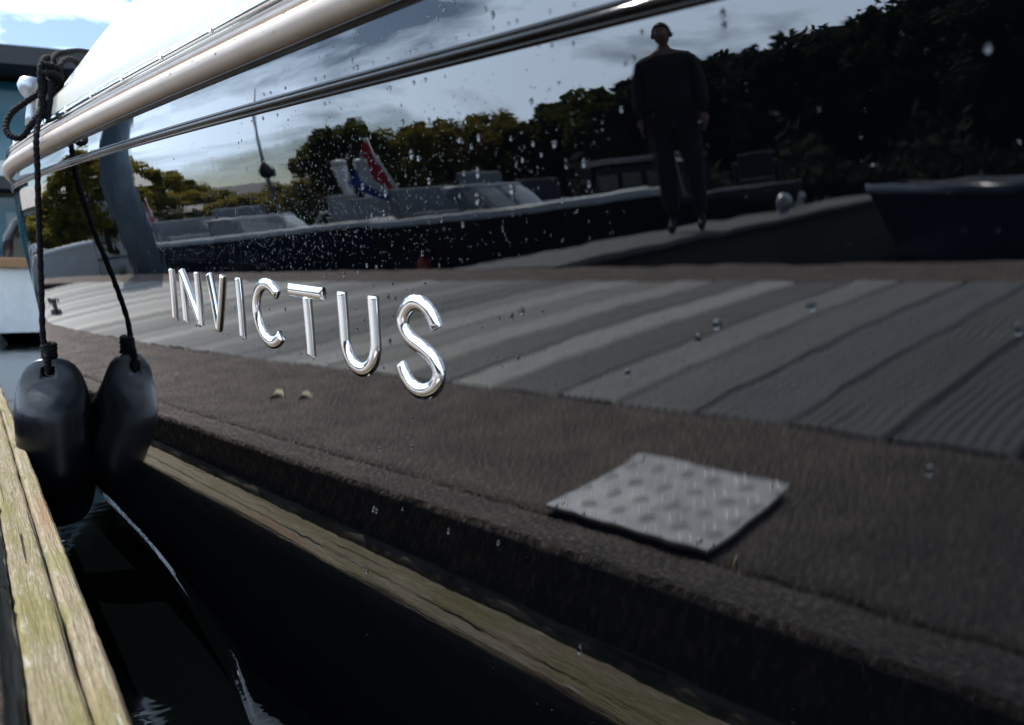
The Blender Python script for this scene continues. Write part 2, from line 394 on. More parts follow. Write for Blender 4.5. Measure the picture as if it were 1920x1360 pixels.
chr_ = sweep([(-0.01, 0.049), (0.0045, 0.0492), (0.0055, 0.052), (0.0105, 0.0525)] + arc(0.002, 0.0625, 0.0105, 0.0105, -62, 90, 12) + [(-0.004, 0.0755), (-0.02, 0.0765)], rail_z, CHROME, 'chrome_strip')
# knuckle: a moulded double bead below the strake
def bead_prof():
    return [(o * 0.68, u * 0.68) for o, u in _bead()]
def _bead():
    return [(-0.004, 0.0115)] + arc(-0.0005, 0.0075, 0.0042, 0.0036, 80, -60, 7) + arc(0.003, -0.001, 0.0062, 0.0052, 60, -60, 8)[0:] + arc(-0.0005, -0.0085, 0.0042, 0.0034, 60, -80, 7) + [(-0.004, -0.012)]
sweep(bead_prof(), bead_z, BEAD, 'hull_knuckle')
# oval screws of the chrome strip
xs = 0.30; k = 0
SCREWS = []
while xs < 2.38: SCREWS.append(xs); xs += 0.185
for x in SCREWS:
    z0 = rail_z(x) + 0.0625; a = hp(x, rail_z(x)); n = hull_n(x, rail_z(x)); n = Vector((n.x, -n.y, 0)); n = (hp(x, rail_z(x), 0.01) - a); n.z = 0; n.normalize()
    t = Vector((n.y, -n.x, 0)); c = a + n * 0.0115; c.z = z0; up = Vector((0, 0, 1))
    mb = MB(); rings = []
    for rad, h in ((0.0062, 0), (0.0062, 0.001), (0.0050, 0.0021), (0.0044, 0.0015), (0.0030, 0.0021), (0.0004, 0.0023)):
        rings.append([tuple(c + n * h + (t * cos(2 * pi * q / 18) * 0.8 + up * sin(2 * pi * q / 18) * 1.25) * rad) for q in range(18)])
    mb.grid(rings, close=True); bpart(mb, 'screw', CHROME)

# white bulwark above the strip: rises inboard, drops towards the bow
def crest(x):                   # (height above strip, inboard offset)
    if x < 1.95: h = 0.345 - 0.012 * x
    else:
        t = min(1, (x - 1.95) / 0.46); h = 0.3216 - 0.288 * (t * t * (3 - 2 * t))
    return h, 0.03 + 0.62 * h
rr = []
for s in PATH[::2] + [PATH[-1]]:
    x = sx(s); z0 = rail_z(x) + 0.0765; a = P3d(s, rail_z(x)); b = P3d(s, rail_z(x), 0.01); n = b - a; n.z = 0; n.normalize()
    h, ins = crest(x); r = []
    prof = [(-0.004, -0.003), (-0.006, 0.012), (-0.011, 0.10 * h + 0.012), (-ins * 0.30, h * 0.36), (-ins * 0.34, h * 0.43), (-ins * 0.60, h * 0.72), (-ins * 0.80, h * 0.90), (-ins * 0.93, h * 0.975), (-ins, h), (-ins * 1.15 - 0.02, h + 0.004), (-ins * 1.15 - 0.06, h - 0.008)]
    if s[0] == 'b':
        tt = s[1]; prof = [(o * (1 - 0.45 * tt), u) for o, u in prof]
    for o, u in prof:
        q = a + n * o; q.z = z0 + u
        if q.y < -YC: q.y = -YC
        r.append(tuple(q))
    rr.append(r)
mb = MB(); mb.grid(rr)
mb.grid([[(p[0], -2 * YC - p[1], p[2]) for p in r] for r in rr], flip=True)
bul = bpart(mb, 'bulwark', WHITE)
deck = [[Vector(r[-1]).lerp(Vector((r[-1][0], -2 * YC - r[-1][1], r[-1][2])), k / 10) + Vector((0, 0, 0.03 * sin(pi * k / 10))) for k in range(11)] for r in rr]
bpart(MB().grid(deck), 'foredeck', WHITE)
# windscreen and cockpit seats, seen only from other positions
mb = MB()
wsr = []
for k in range(15):
    a = pi * k / 14; x0 = 0.1 + 0.55 * sin(a); y0 = -YC + 0.72 * cos(a)
    wsr.append([(x0, y0, 0.84), (x0 - 0.28, -YC + (y0 + YC) * 0.93, 1.22)])
mb.grid(wsr); bpart(mb, 'windscreen', GLASS)
# the raised chrome letters of the name
LH = 0.0815
def lbase(x): return 0.177 + 0.080 * (x - 0.88)
def stroke(mb, pts, w, xl, xr, shear=0.0, hgt=0.0048, chis=0.30, ends=(True, True)):
    """ridged stroke along pts (u right, v up in letter space)"""
    def surf(u, v, off):
        x = xl + (xr - xl) * u + shear * (v - 0.5); z = lbase(x) + v * LH
        return hp(x, z, off)
    W_ = abs(xr - xl)
    P2 = [Vector((u * W_, v * LH)) for u, v in pts]
    # resample
    seg = [(P2[i + 1] - P2[i]).length for i in range(len(P2) - 1)]; tot = sum(seg)
    def at(d):
        i = 0
        while i < len(seg) - 1 and d > seg[i]: d -= seg[i]; i += 1
        t = d / seg[i]; return P2[i] * (1 - t) + P2[i + 1] * t
    inset = w * 0.5 * chis
    N_ = max(10, int(tot / 0.0016)); ds = sorted(set([0.0, inset * 0.33, inset * 0.66, inset] + [inset + (tot - 2 * inset) * i / N_ for i in range(N_ + 1)] + [tot - inset * 0.66, tot - inset * 0.33, tot]))
    prof = [(-1, -0.1), (-1, 0.30), (-0.90, 0.52), (-0.68, 0.76), (-0.38, 0.93), (0, 1.0), (0.38, 0.93), (0.68, 0.76), (0.90, 0.52), (1, 0.30), (1, -0.1)]
    rows = []
    for d in ds:
        p = at(min(d, tot)); a = at(max(0, d - 0.0012)); b = at(min(tot, d + 0.0012)); tg = (b - a).normalized(); nn = Vector((-tg.y, tg.x))
        k = 1.0
        if d < inset: k = 0.38 + 0.62 * (d / inset)
        if d > tot - inset: k = 0.38 + 0.62 * ((tot - d) / inset)
        r = []
        for q, hq in prof:
            pp = p + nn * q * w / 2; r.append(tuple(surf(pp.x / W_, pp.y / LH, hgt * (min(hq, k) if hq > 0 else hq))))
        rows.append(r)
    s0 = len(mb.v); mb.grid(rows, flip=(xr < xl) ^ True); m_ = len(prof)
    mb.f.append(tuple(range(s0, s0 + m_))); mb.mi.append(0)
    mb.f.append(tuple(reversed(range(s0 + (len(rows) - 1) * m_, s0 + len(rows) * m_)))); mb.mi.append(0)
def bez(p0, p1, p2, p3, n=14):
    return [tuple(p0[k] * (1 - t) ** 3 + 3 * p1[k] * t * (1 - t) ** 2 + 3 * p2[k] * t * t * (1 - t) + p3[k] * t ** 3 for k in (0, 1)) for t in [i / n for i in range(n + 1)]]
def ell(cx, cy, rx, ry, a0, a1, n=30):
    return [(cx + rx * cos(R(a0 + (a1 - a0) * i / n)), cy + ry * sin(R(a0 + (a1 - a0) * i / n))) for i in range(n + 1)]
SW = 0.0138
LET = [('I', 1.350, 1.330, -0.015, [[(0.5, 0), (0.5, 1)]]),
       ('N', 1.2995, 1.2222, -0.010, [[(0.09, 0), (0.09, 1)], [(0.91, 0), (0.91, 1)], [(0.09, 0.985), (0.91, 0.015)]]),
       ('V', 1.1865, 1.1295, -0.014, [[(0.04, 1), (0.5, 0.0)], [(0.96, 1), (0.5, 0.0)]]),
       ('I', 1.0865, 1.0665, -0.006, [[(0.5, 0), (0.5, 1)]]),
       ('C', 1.032, 0.954, 0.0, [ell(0.57, 0.5, 0.50, 0.455, 42, 318, 44)]),
       ('T', 0.922, 0.838, 0.0, [[(0.0, 0.925), (1.0, 0.925)], [(0.5, 0.86), (0.5, 0)]]),
       ('U', 0.806, 0.726, -0.002, [[(0.1, 1), (0.1, 0.42)] + ell(0.5, 0.38, 0.40, 0.37, 180, 360, 30)[1:] + [(0.9, 0.42), (0.9, 1)]]),
       ('S', 0.692, 0.618, 0.002, [bez((0.93, 0.73), (0.83, 0.99), (0.50, 1.06), (0.30, 0.92)) + bez((0.30, 0.92), (0.06, 0.76), (0.13, 0.58), (0.46, 0.50))[1:] + bez((0.46, 0.50), (0.98, 0.38), (1.02, 0.18), (0.78, 0.03))[1:] + bez((0.78, 0.03), (0.50, -0.12), (0.16, -0.04), (0.04, 0.23))[1:]])]
for ch, xl, xr, sh, sts in LET:
    mb = MB()
    for st in sts:
        stroke(mb, st, SW * (1.12 if ch in 'SUC' else 0.86 if ch in 'INV' else 1.0) * (1.12 if ch == 'T' and st[0][1] > 0.9 else 1), xl, xr, sh, hgt=0.0048 if st is not sts[-1] or len(sts) == 1 else 0.0051)
    bpart(mb, 'letter', LETTER, label='raised chrome capital letter ' + ch)

# water drops and dried splashes on the hull: a few hundred read as one wetting
DR = [(0.4757,0.3886,2.38),(0.4454,0.3956,1.52),(0.5019,0.3659,1.44),(0.5103,0.3893,1.24),(0.4556,0.3929,0.96),(0.5202,0.3883,0.84),(0.389,0.3668,1.59),(0.4288,0.418,1.47),(0.4498,0.422,1.52),(0.4634,0.4254,1.35),(0.3761,0.3959,1.71),(0.3684,0.4103,1.69),(0.3835,0.3943,1.56),(0.3085,0.4052,2.15),(0.3081,0.3984,2.15),(0.6474,0.4038,2.18),(0.6548,0.3979,1.47),(0.6064,0.398,1.62),(0.5783,0.3927,1.8),(0.7044,0.3991,1.54),(0.7241,0.4007,1.57),(0.6386,0.3733,3.38),(0.6283,0.3686,2.87),(0.5663,0.3747,2.67),(0.5515,0.3673,1.75),(0.5408,0.3728,2.59),(0.5464,0.3453,3.06),(0.5648,0.3476,1.79),(0.6157,0.347,2.84),(0.6368,0.3472,1.45),(0.5058,0.328,4.17),(0.5502,0.3256,3.53),(0.5737,0.3302,2.04),(0.4905,0.3482,2.04),(0.4771,0.3581,1.8),(0.4544,0.3546,2.33),(0.4693,0.3492,1.58),(0.4264,0.3376,2.25),(0.4441,0.337,1.54),(0.4504,0.3143,1.95),(0.4227,0.3225,1.87),(0.7297,0.3552,2.66),(0.6892,0.3447,3.07),(0.6961,0.3262,2.59),(0.7191,0.3256,2.12),(0.573,0.3056,2.27),(0.6031,0.3125,1.88),(0.6379,0.2849,1.96),(0.739,0.2775,2.18),(0.7206,0.2758,2.14),(0.83,0.2709,2.07),(0.7883,0.2698,2.85),(0.7575,0.2716,2.22),(0.7304,0.2573,1.62),(0.694,0.2582,1.83),(0.638,0.2571,1.97),(0.6702,0.2522,1.02),(0.6593,0.2515,1.51),(0.704,0.2453,2.64),(0.6915,0.2436,1.83),(0.7694,0.2328,1.41),(0.7546,0.2218,1.67),(0.6954,0.2237,1.58),(0.6875,0.2317,1.04),(0.6971,0.2258,1.32),(0.707,0.2012,2.67),(0.7716,0.2119,2.27),(0.9414,0.2319,1.96),(0.9878,0.2317,1.35),(0.9944,0.2105,1.71),(1.1228,0.2385,1.12),(1.0999,0.2326,1.84),(0.8583,0.1907,0.92),(0.7207,0.1735,1.63),(0.9134,0.1465,1.61),(0.5335,0.2266,1.76),(0.5177,0.2285,2.59),(0.5048,0.2329,3.4),(0.4797,0.2331,1.44),(0.5269,0.2319,0.87),(0.5771,0.2208,1.16),(0.557,0.2185,1.13),(0.5378,0.1949,1.11),(0.5112,0.1954,1.94),(0.5319,0.1867,0.89),(0.5888,0.1742,1.18),(0.335,0.2173,2.69),(0.3205,0.2263,3.61),(0.3946,0.1912,2.59),(0.2582,0.2376,3.24),(0.1942,0.1563,2.66),(0.1576,0.2276,2.66),(0.1711,0.3527,1.67),(0.7005,0.4853,0.76),(0.7065,0.4848,0.76),(0.7146,0.4838,1.02),(0.723,0.4823,1.03),(0.7291,0.4823,1.04),(0.7208,0.4714,0.77),(0.6901,0.4779,1.0),(0.6798,0.4774,0.74),(0.6697,0.4825,0.73),(0.6559,0.4845,0.72),(0.6648,0.485,0.49),(0.7578,0.4952,1.07),(0.7471,0.4946,0.79),(0.7334,0.4948,1.04),(0.7262,0.4945,1.29),(0.718,0.4945,1.28),(0.7089,0.4952,1.27),(0.702,0.4954,1.01),(0.7243,0.4747,1.81),(0.7115,0.4782,1.28),(0.6986,0.479,1.26),(0.6909,0.4791,1.0),(0.6838,0.4817,0.99),(0.669,0.4813,0.73),(0.7891,0.5027,0.82),(0.7823,0.5021,0.82),(0.7989,0.5002,0.83),(0.8576,0.4972,0.58),(0.8678,0.4983,0.59),(0.7875,0.4917,0.82),(0.5829,0.4757,1.78),(0.5726,0.4801,1.97),(0.5781,0.485,1.32),(0.5592,0.4826,1.73),(0.5953,0.4812,1.35),(0.5119,0.4595,2.45),(0.5203,0.4661,1.65),(0.8713,0.444,1.49),(1.011,0.4403,1.34),(1.0007,0.4413,1.33),(1.2423,0.4523,1.57),(0.8594,0.393,1.19),(0.8511,0.3948,1.18),(1.0079,0.3974,1.01),(0.9969,0.4052,1.0),(0.6603,0.1387,1.28),(0.6931,0.1166,1.59),(0.6704,0.1272,1.56),(0.6839,0.1098,1.32),(0.6762,0.1092,1.57),(0.7279,0.0903,2.2),(0.7323,0.0831,1.66),(0.7606,0.0732,1.13),(0.7902,0.0786,1.17),(0.8115,0.0755,1.49),(0.8362,0.1085,1.21),(0.7283,0.0272,2.75),(0.7218,0.0269,2.19),(0.5979,0.0342,1.93),(0.596,0.0332,1.44),(0.5272,0.0398,2.22),(0.42,-0.0112,2.32),(0.2517,0.0806,1.05),(0.6759,0.0377,1.57),(0.4665,0.0717,1.24),(0.7199,-0.034,2.17),(0.8523,0.0758,1.23),(0.8455,0.0737,1.22),(0.8727,0.0774,0.94),(0.7099,0.0604,1.35),(0.7194,0.0561,1.64),(0.7075,0.077,1.62),(0.6679,0.0999,2.33),(0.651,0.1268,1.27)]
def drop(mb, x, z, r, sq=1.0, hk=0.42, surf=None):
    n = 10; c = hp(x, z); e = 0.003
    tx = (hp(x + e, z) - c).normalized(); tz = (hp(x, z + e) - c).normalized(); nn = (hp(x, z, 0.01) - c).normalized()
    rows = []
    jit = [1 + random.uniform(-0.14, 0.14) for _ in range(n)]
    for a, h in ((1.0, -0.02), (0.97, 0.16), (0.82, 0.55), (0.5, 0.87), (0.18, 0.99)):
        row = []
        for k in range(n):
            t = 2 * pi * k / n; sag = 1 + 0.22 * max(0, -sin(t)) * (1 - h * 0.5)
            row.append(tuple(c + (tx * cos(t) + tz * sin(t) * sq * sag) * r * a * (jit[k] if a > 0.6 else 1) + nn * r * hk * h))
        rows.append(row)
    s0 = len(mb.v); mb.grid(rows, close=True, flip=True)
    mb.f.append(tuple(range(len(mb.v) - n, len(mb.v)))); mb.mi.append(0)
mb = MB()
for x, z, r in DR: drop(mb, x, z, r * 0.0010, random.uniform(0.95, 1.5))
rg = random.Random(3)
for i in range(3600):
    x = rg.gauss(0.90, 0.24); z = rg.gauss(0.335, 0.045)
    if 0.40 < x < 1.7 and 0.27 < z < bead_z(x) - 0.014: drop(mb, x, z, rg.uniform(0.0002, 0.00072) * (1.7 if rg.random() < 0.08 else 1), rg.uniform(1, 1.9))
for i in range(700):
    x = rg.uniform(0.15, 1.5); z = rg.uniform(0.0, bead_z(x) - 0.014)
    drop(mb, x, z, rg.uniform(0.00018, 0.0005), rg.uniform(0.9, 1.7))
for i in range(260):
    x = rg.uniform(0.2, 1.3); z = rg.uniform(-0.12, 0.05); drop(mb, x, z, rg.uniform(0.0002, 0.00045), 1.3)
for i in range(36):             # hanging on the knuckle
    x = rg.uniform(0.3, 1.1); z = bead_z(x) + rg.choice((0.0125, 0.0125, -0.0135)); drop(mb, x, z, rg.uniform(0.0007, 0.0019), 1.2, 0.8)
for ch, xl, xr, sh, sts in LET:  # drops caught along the lower edges of the letters
    for _ in range(5):
        x = rg.uniform(xr, xl); drop(mb, x, lbase(x) - rg.uniform(0.0, 0.004) - (0.004 if ch in 'CUS' else 0), rg.uniform(0.0006, 0.0014), 1.1, 0.9)
mb.build('water_droplets', DROP, None, True, label='fine rain droplets scattered over the glossy black boat hull', cat='water droplets', kind='stuff')
mb = MB()
for i in range(46):             # on the rubbing strake
    x = rg.uniform(0.3, 1.3); z0 = rail_z(x); a = R(rg.uniform(-25, 65)); c = hp(x, z0); n = hp(x, z0, 0.01) - c; n.z = 0; n.normalize()
    cc_ = c + n * (0.004 + 0.018 * cos(a)); cc_.z = z0 + 0.0215 + 0.0165 * sin(a); nn = (n * cos(a) + Vector((0, 0, sin(a)))).normalized(); t1 = Vector((n.y, -n.x, 0)); t2 = nn.cross(t1); r = rg.uniform(0.0006, 0.0019)
    rows = [[tuple(cc_ + (t1 * cos(2 * pi * k / 10) + t2 * sin(2 * pi * k / 10)) * r * a_ + nn * r * 0.55 * h_) for k in range(10)] for a_, h_ in ((1, -0.02), (0.9, 0.35), (0.6, 0.8), (0.2, 1))]
    mb.grid(rows, close=True); mb.f.append(tuple(range(len(mb.v) - 10, len(mb.v)))); mb.mi.append(0)
mb.build('rain_beads', DROP, None, True, label='rain beads sitting on the cream rubbing strake', cat='water droplets', kind='stuff')

# ------------------------------------------------------------------ fenders
def rope_tube(mb, pts, r, n=10, tw=150):
    P_ = []; 
    for i in range(len(pts) - 1):
        a, b = Vector(pts[i]), Vector(pts[i + 1]); k = max(2, int((b - a).length / 0.006))
        P_ += [a.lerp(b, j / k) for j in range(k)]
    P_.append(Vector(pts[-1])); mb.tube(P_, [r * (1 + 0.10 * sin(i * 1.35)) for i in range(len(P_))], n)
def catmull(pts, n=8):
    pts = [Vector(p) for p in pts]; q = [pts[0]] + pts + [pts[-1]]; out = []
    for i in range(1, len(q) - 2):
        for j in range(n):
            t = j / n; a, b, c, d = q[i - 1], q[i], q[i + 1], q[i + 2]
            out.append(0.5 * ((2 * b) + (c - a) * t + (2 * a - 5 * b + 4 * c - d) * t * t + (3 * b - a - 3 * c + d) * t ** 3))
    return out + [pts[-1]]
def make_fender(top, axis, rad, length, facing, rope_pts, **k):
    """top = centre of the eye hole; axis = unit vector down the fender; facing = normal of the flat eye"""
    t = empty('fender', tuple(top), 0, cat='fender', **k)
    ax = Vector(axis).normalized(); fc = (Vector(facing) - ax * Vector(facing).dot(ax)).normalized(); sd = ax.cross(fc)
    def build_end(sgn, org):
        a_ = ax * sgn; rows = []
        prof = [(-0.0275, 0.008, 0.008), (-0.0255, 0.022, 0.012), (-0.020, 0.036, 0.016), (-0.010, 0.048, 0.0185), (0.003, 0.0565, 0.0205), (0.018, 0.0625, 0.0235), (0.032, 0.0665, 0.030), (0.044, 0.069, 0.041), (0.056, 0.071, 0.053), (0.070, 0.0725, 0.064), (0.082, 0.0735, 0.071), (0.094, rad, rad)]
        for d, w, th in prof:
            rows.append([tuple(org + a_ * d + sd * w * cos(2 * pi * q / 40) + fc * th * sin(2 * pi * q / 40)) for q in range(40)])
        return rows
    org0 = Vector((0, 0, 0)); org1 = ax * length
    rt = build_end(1, org0); rb = build_end(-1, org1)
    rows = rt + [[tuple(ax * (0.094 + (length - 0.188) * j / 8) + sd * rad * cos(2 * pi * q / 40) + fc * rad * sin(2 * pi * q / 40)) for q in range(40)] for j in range(1, 8)] + rb[::-1]
    # moulded ring where the end cap meets the tube
    mb = MB(); mb.grid(rows, close=True); mb.f.append(tuple(reversed(range(40)))); mb.mi.append(0); n0 = len(mb.v); mb.f.append(tuple(range(n0 - 40, n0))); mb.mi.append(0)
    body = mb.build('fender_body', FENDER, t, True)
    cm = MB(); cm.tube([fc * -0.05, fc * 0.05], 0.0125, 20); cut = cm.build('hole_cutter', FENDER, None, True)
    cut.location = top
    bpy.context.view_layer.update()
    bo = body.modifiers.new('hole', 'BOOLEAN'); bo.operation = 'DIFFERENCE'; bo.object = cut; bo.solver = 'EXACT'
    bpy.context.view_layer.update()
    dg = bpy.context.evaluated_depsgraph_get(); me = bpy.data.meshes.new_from_object(body.evaluated_get(dg)); body.modifiers.clear(); body.data = me; me.polygons.foreach_set('use_smooth', [True] * len(me.polygons))
    bpy.data.objects.remove(cut)
    rm = MB()
    rope_tube(rm, [Vector(p) - Vector(top) for p in catmull(rope_pts)], 0.0058)
    # the bight through the eye and the bulky knot above it
    lp = [sd * 0.004 - ax * 0.055, fc * 0.019 - ax * 0.028, fc * 0.017 + ax * 0.0, fc * 0.0 + ax * 0.004, -fc * 0.017, -fc * 0.019 - ax * 0.028, -sd * 0.004 - ax * 0.055]
    rope_tube(rm, catmull(lp), 0.0062)
    kn = []
    for i in range(40):
        a = i * 0.62; kn.append(-ax * (0.028 + 0.030 * i / 40) + (sd * cos(a) + fc * sin(a)) * 0.0105)
    rope_tube(rm, kn, 0.0060)
    rm.build('fender_rope', ROPE, t, True)
    return t
make_fender((1.93, -0.1371, 0.0968), (-0.016, -0.0154, -0.9998), 0.074, 0.312, (-1, 0.35, 0.1), [(1.93, -0.1417, 0.1276), (1.93, -0.1276, 0.1603), (1.935, -0.1287, 0.251), (1.94, -0.1314, 0.3527), (1.94, -0.1331, 0.4423), (1.94, -0.1358, 0.5314), (1.945, -0.137, 0.5853), (1.98, -0.1481, 0.6451), (2.03, -0.17, 0.7323)], label='black fender hanging from a rope between the boat and the yellow timbers')


# coils of black rope made up on the bow cleat
t = empty('mooring_rope', (2.04, -0.1729, 0.735), label='black mooring rope coiled in loops over the white bow of the black boat', cat='rope')
rm = MB()
for lp in [[(-0.06, 0.0248, -0.0899), (-0.07, 0.0402, -0.1126), (-0.07, 0.0611, -0.1438), (-0.06, 0.0814, -0.1398), (-0.04, 0.0861, -0.1158), (-0.02, 0.0731, -0.0847), (-0.01, 0.0458, -0.0566), (0.0, 0.0199, -0.0316), (0.0, 0.0, 0.0)], [(-0.05, 0.0166, -0.0983), (-0.05, 0.018, -0.0477), (-0.04, 0.0163, 0.011), (-0.01, 0.0046, 0.0428), (0.04, -0.0141, 0.056), (0.06, -0.0206, 0.0287), (0.04, -0.0118, -0.0305), (0.0, 0.0045, -0.0874)], [(-0.05, 0.0089, -0.103), (-0.05, -0.0006, -0.0339), (-0.02, -0.0039, 0.0246), (0.04, -0.0209, 0.0665), (0.11, -0.0509, 0.0965), (0.21, -0.0907, 0.1313), (0.36, -0.1398, 0.1725)], [(-0.04, 0.0112, -0.0844), (-0.04, -0.0062, -0.0196), (0.01, -0.0299, 0.0441), (0.08, -0.0579, 0.073), (0.16, -0.0831, 0.0805)], [(-0.04, 0.0117, 0.0229), (-0.05, -0.0152, 0.0157), (-0.02, -0.0209, -0.0015), (0.01, 0.0053, 0.0015), (-0.04, 0.0147, 0.0022), (-0.06, -0.0155, -0.0024), (-0.02, -0.0178, -0.0227), (0.01, 0.0103, -0.0166)]]:
    rope_tube(rm, catmull(lp), 0.0065)
rm.build('rope_coil', ROPE, t, True)
cl = MB(); 
t2 = empty('bow_fitting', (2.12, -0.1446, 0.6467)); rel(t2, boat)
t2.location = Vector((2.12, -0.1446, 0.6467))
cl.lathe((0, 0, 0), [(0.016, 0), (0.014, 0.02), (0.010, 0.045), (0.013, 0.06), (0.024, 0.075), (0.027, 0.09), (0.020, 0.105), (0.001, 0.11)], 16)
cl.build('fitting_post', GALV, t2, True)

# ------------------------------------------------------------------ the dock alongside
DX0, DX1 = -6.0, 14.0
E_, D_, C_, B_, A_ = -0.005, 0.110, 0.622, 2.290, 2.872     # world Y of edge, seam, boards start, boards end, far edge
dock = MB()
def strip(mb, y0, y1, z, nx=200, ny=6, x0=DX0, x1=DX1):
    mb.grid([[(x0 + (x1 - x0) * i / nx, y0 + (y1 - y0) * j / ny, z) for j in range(ny + 1)] for i in range(nx + 1)])
eb = MB()
rg = random.Random(5)
def rough_strip(y0, y1, edges, z=0.0, x0=-0.6, x1=DX1, dx=0.02):
    """band with a slightly ragged, rounded rim"""
    nx = int((x1 - x0) / dx); rows = []
    ny = max(4, int((y1 - y0) / 0.04))
    for i in range(nx + 1):
        x = x0 + (x1 - x0) * i / nx; r = []
        a = 0.004 * noise.noise(Vector((x * 14, y0 * 3, 0))) + 0.003 * noise.noise(Vector((x * 55, y0, 3)))
        b = 0.004 * noise.noise(Vector((x * 14, y1 * 3, 7))) + 0.003 * noise.noise(Vector((x * 55, y1, 9)))
        ys = [y0 + a + (y1 + b - y0 - a) * j / ny for j in range(ny + 1)]
        if edges[0]: r += [(x, y0 + a + 0.002, z - edges[0]), (x, y0 + a, z - 0.006)]
        for y in ys: r.append((x, y + (0.003 if y == ys[0] else -0.003 if y == ys[-1] else 0), z + 0.0012 * noise.noise(Vector((x * 9, y * 9, 0)))))
        if edges[1]: r += [(x, y1 + b, z - 0.006), (x, y1 + b - 0.002, z - edges[1])]
        rows.append(r)
    return rows
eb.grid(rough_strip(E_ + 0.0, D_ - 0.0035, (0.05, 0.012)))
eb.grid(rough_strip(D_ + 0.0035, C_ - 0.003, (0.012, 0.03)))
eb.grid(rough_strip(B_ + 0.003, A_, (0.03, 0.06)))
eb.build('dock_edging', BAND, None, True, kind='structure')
sub = MB(); sub.box(((DX0 + DX1) / 2, (E_ + A_) / 2 + 0.01, -0.20), (DX1 - DX0 - 0.02, A_ - E_ - 0.03, 0.30 - 0.02)); sub.build('dock_pontoon', DARKTIMBER, kind='structure')
# boards
TINT = {}
seams = [-0.55, -0.36, -0.175, 0.02, 0.212, 0.405, 0.603, 0.785, 0.985, 1.181, 1.363, 1.579, 1.751]
while seams[-1] < 9.5: seams.append(seams[-1] + rg.choice((0.182, 0.19, 0.196)))
known = {-0.55: 0.35, -0.36: 0.42, -0.175: 0.36, 0.02: 0.42, 0.212: 0.40, 0.405: 0.46, 0.603: 0.62, 0.785: 0.85, 0.985: 1.1, 1.181: 1.6, 1.363: 0.8, 1.579: 2.3, 1.751: 0.9}  # boards nearest the camera darkened in colour to imitate a vignette
bv = []; bf = []; bt = []
NYB = 84
for i in range(len(seams) - 1):
    x0, x1 = seams[i] + 0.0055, seams[i + 1] - 0.0055
    near = x0 < 3.0
    nx = int((x1 - x0) / (0.0024 if near else 0.012)); ny = NYB if near else 30
    t = known.get(seams[i], None)
    t = t if t else rg.choice((0.8, 0.95, 1.1, 1.7, 2.1, 0.8, 1.4))
    hue = rg.uniform(-0.012, 0.012)
    tc_ = (0.32 * t + hue, 0.305 * t, 0.290 * t - hue, 1)
    gd = []; ph = rg.uniform(0, 9); base = len(bv); dz = rg.uniform(-0.0012, 0.0012)
    for a in range(nx + 1):
        u = a / nx
        for b in range(ny + 1):
            y = C_ + (B_ - C_) * b / ny; x = x0 + (x1 - x0) * u
            wob = 0.016 * noise.noise(Vector((ph, y * 2.6, x * 1.5))) + 0.006 * noise.noise(Vector((ph + 5, y * 9, x * 3)))
            h = 0
            if near:
                q = (x + wob * min(1, 4 * u * (1 - u) + 0.3)) / 0.0225; fr = abs((q % 1) - 0.5) * 2      # 0 at the crest, 1 in the groove
                amp = 0.0062 * (0.75 + 0.5 * noise.noise(Vector((x * 20, y * 3, ph))))
                h = -amp * max(0, (fr - 0.5) / 0.5) ** 1.3 + 0.0005 * noise.noise(Vector((x * 300, y * 22, ph)))
            ed = min(u, 1 - u) * (x1 - x0)
            h *= min(1, 0.3 + min(b, ny - b) / 3.0); h -= max(0, 0.006 - ed) * 0.9
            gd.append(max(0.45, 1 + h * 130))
            bv.append((x, y, 0.001 + h + dz))
    for a in range(nx):
        for b in range(ny):
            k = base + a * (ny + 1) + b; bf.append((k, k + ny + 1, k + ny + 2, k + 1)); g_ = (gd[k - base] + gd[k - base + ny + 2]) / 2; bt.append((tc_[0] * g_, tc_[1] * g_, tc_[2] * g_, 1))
    # board sides
    for col in (0, nx):
        k0 = len(bv)
        for b in range(0, ny + 1, 6):
            p = bv[base + col * (ny + 1) + b]; bv.append(p); bv.append((p[0], p[1], -0.03))
        for q in range((len(bv) - k0) // 2 - 1):
            bf.append((k0 + 2 * q, k0 + 2 * q + 1, k0 + 2 * q + 3, k0 + 2 * q + 2)); bt.append(tc_)
me = bpy.data.meshes.new('boardwalk'); me.from_pydata(bv, [], bf); me.materials.append(BOARDS)
me.polygons.foreach_set('use_smooth', [True] * len(bf))
ca = me.attributes.new('tint', 'FLOAT_COLOR', 'FACE'); ca.data.foreach_set('color', np.array(bt, dtype=np.float32).ravel())
me.update(); o = bpy.data.objects.new('boardwalk', me); COL.objects.link(o); tag(o, kind='structure')

